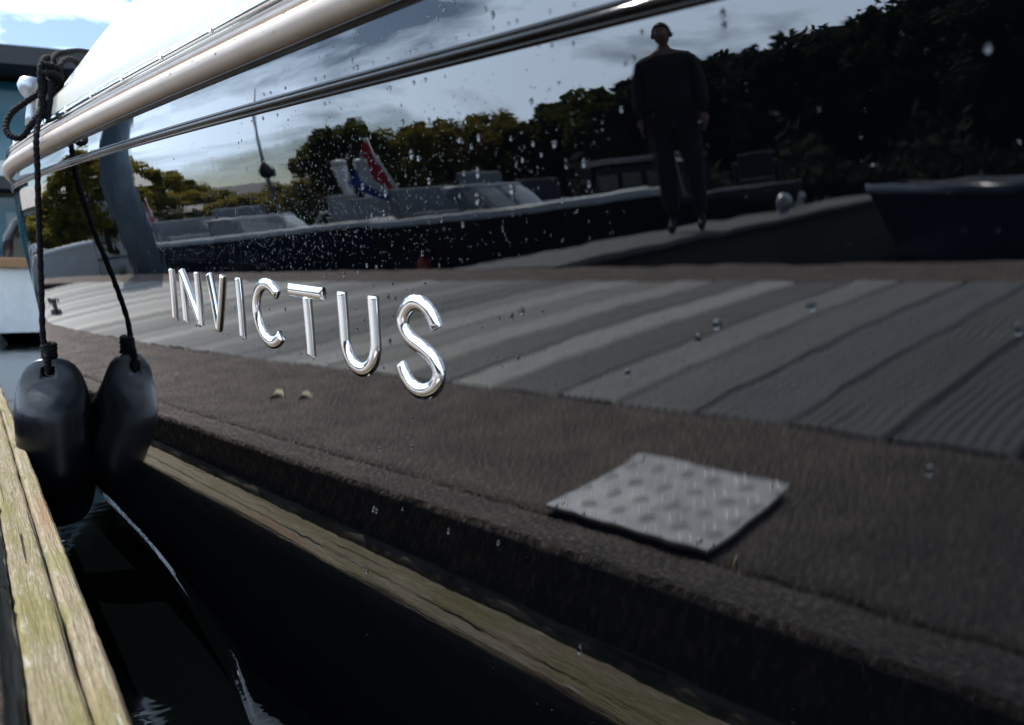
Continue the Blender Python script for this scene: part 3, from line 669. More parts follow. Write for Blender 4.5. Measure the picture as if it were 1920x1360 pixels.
# timber beams along the dock edge, 43 mm below the deck
def beam(y0, y1, x0, x1, z, seed, mat=TIMBER, tilt=0.0, **k):
    rows = []; nx = int((x1 - x0) / 0.012)
    for i in range(nx + 1):
        x = x0 + (x1 - x0) * i / nx
        n1 = 0.0022 * noise.noise(Vector((x * 6, seed, 0))) + 0.0011 * noise.noise(Vector((x * 40, seed, 2))); n2 = 0.0022 * noise.noise(Vector((x * 6, seed, 5))) + 0.0011 * noise.noise(Vector((x * 40, seed, 8)))
        ring = [(y0 + n1, z - 0.05), (y0 + n1, z - 0.004), (y0 + n1 + 0.004, z)] + [(y0 + (y1 - y0) * q, z + 0.0013 * noise.noise(Vector((x * 5, q * 7, seed)))) for q in (0.2, 0.35, 0.5, 0.65, 0.8)] + [(y1 + n2 - 0.004, z), (y1 + n2, z - 0.004), (y1 + n2, z - 0.05)]
        rows.append([(x, a, b + tilt * (a - y0) / (y1 - y0)) for a, b in ring])
    mb = MB(); mb.grid(rows, close=True); m_ = 11
    mb.f.append(tuple(range(m_))); mb.mi.append(0); n0 = len(mb.v); mb.f.append(tuple(reversed(range(n0 - m_, n0)))); mb.mi.append(0)
    return mb.build('timber_beam', mat, None, True, cat='timber beam', group='timber beams along the dock edge', **k)
beam(-0.0827, -0.0595, -0.6, 12.0, -0.0640, 1.0, tilt=0.0075, label='narrow mossy outermost timber running beside the dark water')
beam(-0.0568, -0.0192, -0.6, 12.0, -0.0585, 5.0, tilt=0.0120, label='wide weathered timber with orange streaks, between the narrow outer timber and the dock')
beam(-0.0180, 0.0035, -0.6, 12.0, -0.0400, 14.0, mat=TIMBER_D, label='timber strip with painted shade tight against the black dock edging')  # added strip, coloured dark for the shade below the dock edge
# tread plate lying on the edging
CR = [Vector((0.890, 0.109, 0)), Vector((0.917, 0.360, 0)), Vector((0.629, 0.351, 0)), Vector((0.604, 0.103, 0))]
tp = empty('tread_plate', (0.76, 0.231, 0.0), label='square of grey aluminium tread plate lying on the dark dock edging', cat='metal plate')
cc0 = Vector((0.76, 0.231, 0)); TZ = 0.0065
def pl(u, v, z): 
    q = CR[0].lerp(CR[3], u).lerp(CR[1].lerp(CR[2], u), v); q = q - cc0; q.z = z; return q
mb = MB(); N_ = 8
top = [[tuple(pl(i / N_, j / N_, TZ)) for j in range(N_ + 1)] for i in range(N_ + 1)]; mb.grid(top, flip=True)
bot = [[tuple(pl(i / N_, j / N_, TZ - 0.0020)) for j in range(N_ + 1)] for i in range(N_ + 1)]; mb.grid(bot)
per = [pl(0, 0, 0), pl(1, 0, 0), pl(1, 1, 0), pl(0, 1, 0)]
mb.grid([[tuple(p + Vector((0, 0, TZ))) for p in per], [tuple(p + Vector((0, 0, TZ - 0.0020))) for p in per]], close=True)
mb.build('plate_sheet', TREAD, tp)
for a_, b_ in ((0.08, 0.08), (0.92, 0.08), (0.92, 0.92), (0.08, 0.92)):
    q_ = pl(a_, b_, TZ); MB().lathe(tuple(q_), [(0.0048, -0.001), (0.0048, 0.0008), (0.003, 0.0016), (0.0001, 0.0018)], 12).build('screw', TREAD, tp, True)
mb = MB(); pitch = 0.0150
ux = Vector((cos(R(45)), sin(R(45)), 0)); uy = Vector((-sin(R(45)), cos(R(45)), 0))
pc = [Vector((p.x, p.y, 0)) - cc0 for p in CR]
def inside(p, mg=0.004):
    for i in range(4):
        a, b = pc[i], pc[(i + 1) % 4]; e = (b - a).normalized()
        if (e.x * (p.y - a.y) - e.y * (p.x - a.x)) < mg: return False
    return True
def lens(c, d, l=0.0320, w=0.0058, h=0.0018):
    n = Vector((-d.y, d.x, 0)); P_ = 9; rows = []
    for i in range(P_ + 1):
        t = -1 + 2 * i / P_; ww_ = w / 2 * (1 - abs(t) ** 1.8) + 0.0001; hh_ = h * (1 - abs(t) ** 2.2)
        p = c + d * t * l / 2
        if not inside(p, 0.0015): continue
        rows.append([tuple(p + n * q * ww_ + Vector((0, 0, TZ + hh_ * (1 - abs(q) ** 1.6) - 0.0001))) for q in (-1, -0.7, -0.35, 0, 0.35, 0.7, 1)])
    if len(rows) > 2: mb.grid(rows, flip=True)
cell = 0.0385
for i in range(-9, 10):
    for j in range(-9, 10):
        c = ux * i * cell + uy * j * cell
        d, e = (ux, uy) if (i + j) % 2 == 0 else (uy, ux)
        for k in (-0.5, 0.5): lens(c + e * k * 0.0140, d)
mb.build('tread_bars', TREAD, tp, True)
# small litter on the edging
for (x, y, r, lb) in ((2.152, 0.362, 0.022, 'pale yellow leaf on the dark edging, the farther of a pair'), (2.051, 0.387, 0.020, 'pale yellow leaf on the dark edging, the nearer of a pair'), (0.566, 0.113, 0.004, 'tiny white chip beside the tread plate')):
    mb = MB(); c = [(x + r * cos(a) * (1 + 0.25 * sin(3 * a)), y + r * 0.8 * sin(a), 0.003 + 0.003 * sin(2 * a)) for a in [2 * pi * k / 14 for k in range(14)]]
    mb.add([(x, y, 0.007)] + c + [(p[0], p[1], p[2] - 0.002) for p in c], [(0, k + 1, (k + 1) % 14 + 1) for k in range(14)] + [(k + 1, k + 15, (k + 1) % 14 + 15, (k + 1) % 14 + 1) for k in range(14)])
    mb.build('fallen_leaf' if r > 0.01 else 'white_chip', PETAL, label=lb, cat='leaf' if r > 0.01 else 'chip')
# black cleat farther along the dock
t = empty('mooring_cleat', (6.1, 0.86, 0.0), label='black horn cleat bolted to the edging far along the dock', cat='cleat')
MB().box((0, 0, 0.012), (0.16, 0.07, 0.024), taper=0.85).build('cleat_base', B_BLACK, t, False, 0.004)
MB().tube([(-0.16, 0, 0.075), (-0.07, 0, 0.06), (0.07, 0, 0.06), (0.16, 0, 0.075)], [0.012, 0.02, 0.02, 0.012], 10).build('cleat_horn', B_BLACK, t, True)
MB().box((0, 0, 0.04), (0.09, 0.04, 0.05)).build('cleat_neck', B_BLACK, t)
# steel pile at the far side of the dock
t = empty('steel_pile', (9.3, 3.12, -0.34), label='thick blue grey steel pile standing at the far edge of the dock', cat='mooring pile')
MB().tube([(0, 0, -1.5), (0, 0, 1.2), (0, 0, 3.9)], 0.175, 32).build('pile_tube', STEEL, t, True)
MB().lathe((0, 0, 3.9), [(0.185, 0), (0.185, 0.05), (0.10, 0.14), (0.001, 0.17)], 24).build('pile_cap', STEEL, t, True)
MB().grid([[((0.24 + 0.03 * (k % 2)) * cos(a), (0.24 + 0.03 * (k % 2)) * sin(a), 0.26 + 0.06 * (k // 2)) for a in [2 * pi * q / 20 for q in range(20)]] for k in (0, 1, 3, 2, 0)], close=True).build('pile_collar', B_BLACK, t, False)

# ------------------------------------------------------------------ beyond the dock
def pol(az, d, z=0.0):           # azimuth in degrees measured from the dock's direction, towards the water side
    return (0.45 + d * cos(R(az)), -0.36 + d * sin(R(az)), z)
# finger pontoon
fp = MB(); a0, a1 = Vector((3.85, 2.90, 0)), Vector((5.1, 12.2, 0)); dd = (a1 - a0).normalized(); nn = Vector((-dd.y, dd.x, 0))
t = empty('finger_pontoon', (3.85, 2.9, 0), label='narrow finger pontoon of grey planks running out between the moored boats', cat='pontoon')
n_ = 62
for i in range(n_):
    c = dd * ((i + 0.5) * 9.4 / n_); fp.box((c.x, c.y, -0.015), (9.4 / n_ - 0.008, 0.82, 0.03), math.atan2(dd.y, dd.x))
fp.build('plank_deck', PONT, t)
fb = MB(); c = dd * 4.7; fb.box((c.x, c.y, -0.2), (9.4, 0.7, 0.32), math.atan2(dd.y, dd.x)); fb.build('float_frame', DARKTIMBER, t)

def pile(x, y, h, r, mat, lab):
    t = empty('mooring_post', (x, y, -0.34), label=lab, cat='mooring post')
    MB().tube([(0, 0, -1), (0, 0, h * 0.5), (0, 0, h)], r, 16).build('post_shaft', mat, t, True)
    MB().lathe((0, 0, h), [(r * 1.08, -0.04), (r * 1.08, 0.03), (r * 0.7, 0.08), (0.001, 0.1)], 16).build('post_cap', mat, t, True)
pile(*pol(64.3, 9.2)[:2], 0.42, 0.08, GALV, 'short pale mooring post beside the finger pontoon')
pile(*pol(35.6, 19.5)[:2], 1.98, 0.12, B_WHITE, 'white mooring post beside the large ensign, the farther left of two')
pile(*pol(36.9, 19.9)[:2], 1.98, 0.12, B_WHITE, 'white mooring post beside the large ensign, the nearer right of two')

# the moored boats
def make_boat(name, x, y, rz, Ln, Bm, fb_, hullm, lab, cat='motor boat', stripe=B_WHITE, cabin=0, screen=True, flag=None, cover=False, sheer=0.18, dark=False):
    t = empty(name, (x, y, -0.34), rz, label=lab, cat=cat)
    def hb(u):      # half beam along u 0 stern .. 1 bow
        return Bm / 2 * (0.86 + 0.14 * min(1, u * 3)) * (1 - max(0, (u - 0.5) / 0.5) ** 2.3)
    def top(u): return fb_ * (1 + sheer * u * u)
    NU = 30; rows = []; gw = []; dk = []
    for i in range(NU + 1):
        u = i / NU; X = -Ln / 2 + Ln * u; b = max(0.01, hb(u)); tz_ = top(u); r = []
        for k, (f_, z) in enumerate([(0.0, -0.35), (0.55, -0.28), (0.80, -0.08), (0.88, 0.08), (0.95, tz_ * 0.6), (1.0, tz_)]): r.append((X + (0.30 * u ** 6) * (z / tz_), b * f_, z))
        r = [(p[0], -p[1], p[2]) for p in r[::-1]] + r[1:]
        rows.append(r)
        w = min(b, 0.09)
        gw.append([(r[-1][0], s_ * (b + 0.012), tz_ - 0.055) for s_ in (1,)] + [(r[-1][0], (b + 0.014), tz_ + 0.015), (r[-1][0], b - w, tz_ + 0.03), (r[-1][0], b - w, tz_ - 0.06)])
        dk.append((X, b, tz_))
    m_ = MB(); m_.grid(rows); m_.f.append(tuple(range(len(rows[0])))); m_.mi.append(0)
    m_.build('boat_hull', hullm, t, True)
    g = MB(); g.grid(gw, flip=True); g.grid([[(p[0], -p[1], p[2]) for p in r] for r in gw]); g.build('gunwale', stripe, t, True)
    d = MB(); fr = int(NU * 0.52)
    d.grid([[(X, -b * 0.97, z - 0.02), (X, -b * 0.4, z + 0.04), (X, b * 0.4, z + 0.04), (X, b * 0.97, z - 0.02)] for X, b, z in dk[fr:]], flip=True)
    d.grid([[(X, -b * 0.9, fb_ * 0.45), (X, b * 0.9, fb_ * 0.45)] for X, b, z in dk[:fr + 1]], flip=True)
    Xf, bf_, zf = dk[fr]; d.add([(Xf, -bf_ * 0.9, fb_ * 0.45), (Xf, bf_ * 0.9, fb_ * 0.45), (Xf, bf_ * 0.9, zf + 0.02), (Xf, -bf_ * 0.9, zf + 0.02)], [(0, 1, 2, 3)])
    d.build('deck', CANVAS_D if dark else B_WHITE, t)
    for X_, w_, q_ in ((-Ln * 0.36, Bm * 0.62, 0.4), (-Ln * 0.08, Bm * 0.4, 0.5)):
        s_ = MB(); s_.box((X_, 0, fb_ * 0.45 + q_ / 2), (0.5, w_, q_)); s_.box((X_ - 0.27, 0, fb_ * 0.45 + q_ * 0.55 + 0.16), (0.12, w_, q_ + 0.32)); s_.build('seat', CANVAS_D if dark else CUSH, t, False, 0.03)
    if screen:
        ws = []
        for k in range(13):
            a = pi * k / 12; ws.append([(Xf - 0.25 + 0.5 * sin(a), bf_ * 0.8 * cos(a), zf), (Xf - 0.62 + 0.42 * sin(a), bf_ * 0.72 * cos(a), zf + 0.32)])
        MB().grid(ws).build('windscreen', GLASS, t, True)
        MB().tube([p[1] for p in ws], 0.018, 8).build('screen_frame', GALV, t, True)
    if cover:
        cv = []
        for i in range(fr + 3):
            X, b, z = dk[i]; u = i / (fr + 2); hh_ = 0.12 + 0.42 * sin(pi * min(1, u * 0.9 + 0.15)); cv.append([(X, -b * 1.01, z), (X, -b * 0.7, z + hh_ * 0.6), (X, 0, z + hh_), (X, b * 0.7, z + hh_ * 0.6), (X, b * 1.01, z)])
        MB().grid(cv, flip=True).build('cockpit_cover', CANVAS_D, t, True)
    if cabin:
        cb = MB(); h_ = 0.52 if cabin == 1 else 1.15
        X0, X1_ = -Ln * 0.12, Ln * 0.24
        cb.box(((X0 + X1_) / 2, 0, fb_ + h_ / 2), (X1_ - X0, Bm * 0.72, h_), taper=0.84); cbo = cb.build('cabin', B_BLACK if dark else CUSH, t, False, 0.06)
        for s2 in (1, -1):
            for q in range(3): MB().box((X0 + (X1_ - X0) * (0.22 + 0.27 * q), s2 * Bm * 0.342, fb_ + h_ * 0.56), ((X1_ - X0) * 0.2, 0.05, h_ * 0.34)).build('cabin_window', GLASS_D, cbo)
        rf = MB(); rf.box(((X0 + X1_) / 2 - 0.1, 0, fb_ + h_ + 0.02), ((X1_ - X0) * 0.98, Bm * 0.70, 0.06)); rf.build('cabin_roof', CUSH if dark else B_WHITE, cbo, False, 0.02)
    if flag:
        px, lean, hgt, side = flag
        b0 = Vector((px, side, top(0) - 0.02)); tip = b0 + Vector((lean, 0, hgt))
        st = MB().tube([b0, tip], 0.014, 8).build('flagstaff', B_WHITE, t, True)
        # cloth in three bands hanging off the staff
        for bi, fm in enumerate((F_RED, F_WHITE, F_BLUE)):
            r_ = []
            for i in range(9):
                q = i / 8; p = tip.lerp(b0, 0.02 + 0.80 * q); off = Vector((-0.72 * sin(pi * min(1, 0.15 + q)) * 1.0, 0, -0.42 * (1 - q) - 0.08)) 
                r_.append([tuple(p + off * ((bi + j / 3) / 3) + Vector((0, 0.02 * sin(q * 9 + bi + j), 0))) for j in range(4)])
            MB().grid(r_).build('flag_band', fm, st, True)
    return t
make_boat('moored_boat', 14.2, 7.6, R(181), 7.2, 2.4, 0.50, B_NAVY, 'navy moored boat flying a red, white and blue ensign from its stern', flag=(-3.5, -0.35, 1.15, 0.3))
make_boat('moored_boat', 11.6, 9.6, R(170), 4.9, 2.1, 0.52, B_NAVY, 'dark blue moored boat with a low grey windscreen, behind the boat with the large ensign', cabin=0)
make_boat('moored_boat', 12.6, 7.8, R(2), 3.0, 1.3, 0.45, B_BLUE, 'small blue moored tender squeezed between two longer dark boats', screen=True)
make_boat('moored_boat', 7.75, 7.3, R(178), 4.0, 1.9, 0.56, B_BLACK, 'black moored boat with a white deck and a large red furled ensign', flag=(-1.85, -0.55, 1.35, 0.2))
make_boat('moored_boat', 6.9, 8.8, R(168), 3.6, 1.8, 0.50, B_BLACK, 'dark moored boat with a low black cabin, behind the standing person', cabin=1, stripe=CANVAS_D, dark=True, screen=False)
make_boat('moored_boat', 6.35, 11.0, R(-118), 2.6, 1.2, 0.42, B_WHITE, 'small white moored dinghy lying bow on beyond the finger pontoon', screen=False, dark=True)
make_boat('moored_boat', 1.0, 7.9, R(4), 4.6, 2.0, 0.42, B_BLUE, 'mid blue moored boat lying low beyond the right end of the dock', screen=False, stripe=B_NAVY, dark=True)
make_boat('moored_boat', 20.5, 4.6, R(165), 6.5, 2.3, 0.62, B_WHITE, 'white moored boat with grey cover far down the fairway behind the steel pile', cover=True)
# buoy hanging from the black boat
t = empty('round_buoy', pol(39.0, 10.6, -0.30), label='small orange round buoy floating in front of the black boat', cat='buoy')
MB().lathe((0, 0, 0), [(0.001, -0.12), (0.07, -0.10), (0.115, -0.04), (0.125, 0.02), (0.10, 0.09), (0.05, 0.12), (0.02, 0.14), (0.02, 0.17), (0.001, 0.175)], 18).build('buoy_ball', ORANGE, t, True)
MB().tube([(0.02 * cos(a), 0, 0.18 + 0.02 * sin(a)) for a in [2 * pi * k / 12 for k in range(13)]], 0.006, 6).build('buoy_ring', ORANGE, t, True)
# white cruiser with a dark canopy and a wooden rail, straight ahead beyond the bow
t = empty('white_cruiser', (13.2, -1.55, -0.34), R(0), label='white moored cruiser with an orange wooden rail and dark arched canopy, beyond the bow', cat='motor boat')
rows = []
for i in range(20):
    u = i / 19; X = 7.5 * u; bb = 1.25 * (1 - max(0, (u - 0.55) / 0.45) ** 2.2) + 0.01; tp_ = 1.10 + 0.15 * u
    h_ = [(0.0, -0.4), (0.8, -0.2), (0.93, 0.1), (0.985, 0.14), (1.0, 0.5), (1.03, tp_)]
    r = [(X, bb * f_, z) for f_, z in h_]; rows.append([(p[0], -p[1], p[2]) for p in r[::-1]] + r[1:])
m_ = MB(); m_.grid(rows); m_.f.append(tuple(range(11))); m_.mi.append(0); m_.build('boat_hull', B_WHITE, t)
MB().grid([[(r[0][0], r[0][1], 1.1 + 0.15 * i / 19), (r[0][0], -r[0][1], 1.1 + 0.15 * i / 19)] for i, r in enumerate(rows)]).build('deck', B_WHITE, t)
bs = MB(); bs.box((3.5, 0, 0.03), (7.0, 2.42, 0.24)); bs.build('boot_stripe', B_BLACK, t)
rl = MB(); rl.box((-0.02, 0, 1.14), (0.12, 2.6, 0.14)); rl.box((3.0, 1.24, 1.15), (6, 0.08, 0.08)); rl.box((3.0, -1.24, 1.15), (6, 0.08, 0.08)); rl.build('wooden_rail', TEAK, t, False, 0.01)
cn = []
for k in range(13):
    a = pi * k / 12; cn.append([(0.35, 1.05 * cos(a), 1.2 + 0.85 * sin(a) ** 0.7), (2.4, 1.05 * cos(a), 1.25 + 0.9 * sin(a) ** 0.7)])
MB().grid(cn).build('canopy', B_WHITE, t, True)
MB().tube([p[0] for p in cn], 0.07, 10).build('canopy_arch', B_BLACK, t, True)
MB().box((2.4, 0, 1.65), (0.06, 1.9, 0.85)).build('canopy_screen', GLASS_D, t)
MB().box((0.4, 0.55, 1.26), (0.4, 0.5, 0.16)).build('seat_cushion', F_RED, t, False, 0.03)
MB().box((0.6, -0.3, 1.45), (0.4, 0.7, 0.5)).build('locker', flat('lilac_canvas', (0.3, 0.3, 0.42), 0.8), t, False, 0.03)

# glass-fronted building ahead
def window_row(mb, x, y0, y1, z0, z1, n):
    for k in range(n):
        a = y0 + (y1 - y0) * k / n; b_ = y0 + (y1 - y0) * (k + 1) / n
        mb.box((x, (a + b_) / 2, (z0 + z1) / 2), (0.06, abs(b_ - a) - 0.14, z1 - z0 - 0.1))
t = empty('glass_building', (44, -3.0, -0.3), R(-14), label='modern building with teal glass front under a dark overhanging roof, beyond the bow', cat='building')
MB().box((5, 0, 5.4), (10, 30, 10.6)).build('wall', CONC, t)
rf = MB(); rf.box((3.9, 0, 11.45), (13, 33, 0.85)); rf.build('roof', FASCIA, t, False, 0.03)
gl = MB(); window_row(gl, -0.03, -14.6, 14.6, 7.2, 10.9, 12); gl.build('window_band', TEAL, t)
gl = MB(); window_row(gl, -0.03, -14.6, 14.6, 1.0, 5.6, 12); gl.build('window_band', TEAL, t)
bc = MB(); bc.box((-0.9, 0, 6.5), (1.9, 31, 0.5)); bc.build('balcony_slab', CONC, t, False, 0.02)
bc = MB(); bc.box((-1.0, 0, 5.95), (1.7, 30.6, 0.55)); bc.build('balcony_soffit', FASCIA, t)
# pale house, slate-roofed shed, brown clad hall on the far bank
def house(name, az, d, w, dep, hw, hr, rz, wallm, roofm, lab, nwin=4):
    x, y, _ = pol(az, d); t = empty(name, (x, y, -0.3), R(rz), label=lab, cat='building')
    w_ = MB().box((0, 0, hw / 2), (dep, w, hw)).build('wall', wallm, t)
    r = MB(); e = 0.4; r.add([(-dep / 2 - e, -w / 2 - e, hw - 0.1), (dep / 2 + e, -w / 2 - e, hw - 0.1), (dep / 2 + e, w / 2 + e, hw - 0.1), (-dep / 2 - e, w / 2 + e, hw - 0.1), (0, -w / 2 - e, hw + hr), (0, w / 2 + e, hw + hr)], [(0, 4, 5, 3), (1, 2, 5, 4), (0, 1, 4), (3, 5, 2), (0, 3, 2, 1)]); r.build('roof', roofm, t)
    for k in range(nwin):
        yy = -w / 2 + w * (k + 0.5) / nwin
        f_ = MB().box((-dep / 2 - 0.03, yy, hw * 0.55), (0.1, w / nwin * 0.55, hw * 0.45)).build('window', B_WHITE, t); MB().box((-dep / 2 - 0.085, yy, hw * 0.55), (0.03, w / nwin * 0.46, hw * 0.38)).build('pane', GLASS_D, f_)
    return t
house('slate_roofed_house', 28.6, 62, 7, 5.2, 1.7, 2.1, 25, BRICK, SLATE, 'low brick house with a slate roof on the far bank behind the boats', 3)
house('pale_house', 18.6, 40, 6.5, 6, 3.2, 1.5, 10, CONC, SLATE, 'pale rendered house near the water, seen past the steel pile', 3)
house('boat_shed', 21.8, 52, 12, 6, 1.9, 0.5, 12, BRICK, FASCIA, 'long brown boat shed along the bank, low and flat roofed', 6)
# lamp mast
x, y, _ = pol(31.4, 34); t = empty('lamp_mast', (x, y, -0.3), 0, label='tall thin mast with a dark lantern half way up, rising from the far bank', cat='mast')
MB().tube([(0, 0, 0), (0, 0, 4), (0, 0, 7.5)], [0.10, 0.07, 0.04], 10).build('mast_pole', GALV, t, True)
MB().lathe((0, 0, 2.55), [(0.10, 0), (0.26, 0.1), (0.30, 0.35), (0.20, 0.6), (0.05, 0.75)], 14).build('lantern', FASCIA, t, True)

# banks
mb = MB(); rows = []
for i in range(61):
    az = -150 + 300 * i / 60 + 0.0; r = []
    for k, (d, z) in enumerate(((0, -0.55), (1.2, 0.05), (6, 0.15), (20, 0.5), (60, 0.8), (500, 1.5))):
        d0 = 26 + 14 * (0.5 + 0.5 * cos(R(az - 20))) + 2 * sin(i * 1.7); x, y, _ = pol(az, d0 + d); r.append((x, y, z + 0.15 * sin(i * 2.3 + k)))
    rows.append(r)
mb.grid(rows, flip=True); mb.build('far_bank', GRASS, None, True, kind='structure')

# trees: trunk, limbs and leaf clumps
def crown_mesh(name, seed, lm, n_cl=95, per=95, leaf=0.22):
    """a crown about 1 high and 1 wide around the origin's top; scaled per tree"""
    r_ = random.Random(seed); mb = MB()
    cl = []
    for i in range(n_cl):
        a = r_.uniform(0, 2 * pi); zz = r_.uniform(-0.42, 0.5); w = math.sqrt(max(0.05, 1 - (zz / 0.54) ** 2)) * (0.5 + 0.10 * sin(3 * a + seed)); rad = w * math.sqrt(r_.uniform(0.25, 1.0))
        cl.append((Vector((rad * cos(a), rad * sin(a), zz + 0.06 * sin(5 * a))), r_.uniform(0.07, 0.145)))
    for c, s_ in cl:
        for k in range(per):
            d = Vector((r_.gauss(0, 1), r_.gauss(0, 1), r_.gauss(0, 0.8))).normalized() * s_ * r_.uniform(0.45, 1.05)
            p = c + d; u = Vector((r_.uniform(-1, 1), r_.uniform(-1, 1), r_.uniform(-1, 1))).normalized(); w = u.orthogonal().normalized(); l = leaf * r_.uniform(0.10, 0.22)
            mb.add([p - u * l, p + w * l * 0.6, p + u * l, p - w * l * 0.6], [(0, 1, 2, 3)])
    me = bpy.data.meshes.new(name); me.from_pydata(mb.v, [], mb.f); me.materials.append(lm); me.update(); return me, cl
def trunk_mesh(seed, cl):
    r_ = random.Random(seed); mb = MB()
    mb.tube([(0, 0, -1.05), (0.01, 0, -0.7), (0.02, 0.01, -0.3), (0, 0, 0.1)], [0.055, 0.04, 0.032, 0.012], 8)
    for c, s_ in r_.sample(cl, 12):
        st = Vector((0.015, 0, r_.uniform(-0.62, -0.1))); mb.tube([st, st.lerp(c, 0.5) + Vector((0, 0, 0.04)), c], [0.018, 0.010, 0.003], 6)
    me = bpy.data.meshes.new('trunk'); me.from_pydata(mb.v, [], mb.f); me.materials.append(BARK); me.polygons.foreach_set('use_smooth', [True] * len(mb.f)); me.update(); return me
VAR = []
for i in range(5):
    cm_, cl = crown_mesh('crown', 11 + i, LEAF_B); VAR.append((cm_, trunk_mesh(i, cl)))
def tree(az, d, top_el, w, lm, lab, var=0, lowc=0.32, grp='trees along the far bank'):
    x, y, _ = pol(az, d); H_ = 0.24 + d * math.tan(R(top_el)) * 1.0 + 0.2
    t = empty('tree', (x, y, 0.05), random.uniform(0, 6), label=lab, cat='tree', group=grp)
    cm_, tm = VAR[var % 5]; ch_ = H_ * (1 - lowc) if lowc < 1 else H_
    o = bpy.data.objects.new('crown', cm_.copy() if False else cm_); COL.objects.link(o); o.parent = t; o.location = (0, 0, H_ - 0.52 * ch_ / 1.04 - 0.0); o.scale = (w, w, ch_ / 1.04)
    o.material_slots[0].link = 'OBJECT'; o.material_slots[0].material = lm
    o2 = bpy.data.objects.new('trunk', tm); COL.objects.link(o2); o2.parent = t; o2.location = o.location; o2.scale = (w * 0.8, w * 0.8, o.location[2] / 1.0)
TR = [(-8, 52, 7, 7, LEAF_B), (1, 60, 6, 8, LEAF_D), (16.6, 36, 3.0, 4, LEAF_C), (20.9, 30, 7.6, 3.6, LEAF_C), (23.4, 44, 5.2, 4.0, LEAF_C), (25.6, 58, 4.1, 4.5, LEAF_A),
      (27.5, 55, 2.4, 5.5, LEAF_A), (30.3, 48, 1.9, 5.5, LEAF_A), (32.6, 50, 2.5, 4.5, LEAF_A), (34.6, 46, 4.6, 3.2, LEAF_A), (36.6, 45, 6.4, 4.0, LEAF_B), (39.0, 47, 3.7, 3.6, LEAF_A),
      (41.0, 44, 5.9, 4.6, LEAF_A), (43.6, 43, 5.5, 4.2, LEAF_A), (45.8, 45, 5.5, 4.6, LEAF_A), (48.4, 43, 4.9, 4.6, LEAF_B), (51.2, 42, 6.1, 5, LEAF_B), (54.0, 40, 6.9, 5, LEAF_B),
      (57.0, 39, 7.6, 5.2, LEAF_D), (60.4, 38, 7.0, 5.0, LEAF_D), (63.6, 37, 7.4, 5.0, LEAF_D), (67.0, 36, 8.5, 5.2, LEAF_D), (70.5, 35, 8.4, 5, LEAF_D), (73.6, 34, 9.4, 4.8, LEAF_D),
      (77.2, 33, 8.9, 5.5, LEAF_D), (81.5, 32, 10.5, 6, LEAF_D), (87, 31, 10, 6, LEAF_B), (62, 44, 7.4, 7, LEAF_D), (68, 43, 8.6, 7, LEAF_D), (74, 42, 9.0, 7, LEAF_D), (79, 41, 9.5, 7, LEAF_D), (93, 31, 11, 6.5, LEAF_D), (100, 30, 10, 6.5, LEAF_B), (108, 30, 11, 7, LEAF_D), (117, 30, 10, 7, LEAF_B), (127, 31, 10, 7, LEAF_D)]
NM = {LEAF_A.name: 'olive', LEAF_B.name: 'deep green', LEAF_C.name: 'yellow green', LEAF_D.name: 'very dark green'}
TL = []; _cnt = {}
def _tree_label(az, el, lm):
    size = 'tall' if el > 7.2 else 'middling' if el > 4.4 else 'low'
    if az < 10: wh = 'ahead of the bow'
    elif az < 24: wh = 'near the steel pile'
    elif az < 33: wh = 'by the slate roofed house'
    elif az < 40: wh = 'behind the white posts'
    elif az < 50: wh = 'behind the black boat'
    elif az < 62: wh = 'behind the standing person'
    elif az < 80: wh = 'above the mid blue boat'
    else: wh = 'in the belt opposite'
    return '%s %s tree %s' % (size, NM[lm.name], wh)
for (az, d, el, w, lm) in sorted(TR):
    _cnt[_tree_label(az, el, lm)] = _cnt.get(_tree_label(az, el, lm), 0) + 1
_seen = {}; WORDS = 'first second third fourth fifth sixth seventh eighth ninth'.split(); NUM = 'one two three four five six seven eight nine'.split()
TR = sorted(TR)
for i, (az, d, el, w, lm) in enumerate(TR):
    lb = _tree_label(az, el, lm); n = _cnt[lb]; _seen[lb] = _seen.get(lb, 0) + 1
    if n > 1: lb += ', %s of %s from left' % (WORDS[_seen[lb] - 1], NUM[n - 1])
    tree(az, d, el, w, lm, lb, i, 0.0)
# undergrowth along the bank
mb = MB(); r_ = random.Random(9)
for i in range(9000):
    az = r_.uniform(14, 135); d = r_.uniform(38, 44) if az < 50 else r_.uniform(27.5, 34) + (60 - az) * 0.10
    x, y, _ = pol(az, d); z = 0.1 + abs(r_.gauss(0, 0.75)) * (0.6 + 0.4 * sin(az * 0.8)); u = Vector((r_.uniform(-1, 1), r_.uniform(-1, 1), r_.uniform(-1, 1))).normalized(); w = u.orthogonal().normalized(); p = Vector((x, y, z)); l = r_.uniform(0.12, 0.30)
    mb.add([p - u * l, p + w * l * 0.6, p + u * l, p - w * l * 0.6], [(0, 1, 2, 3)])
mb.build('undergrowth', LEAF_D, None, label='thick undergrowth at the foot of the trees along the far bank', cat='undergrowth', kind='stuff')

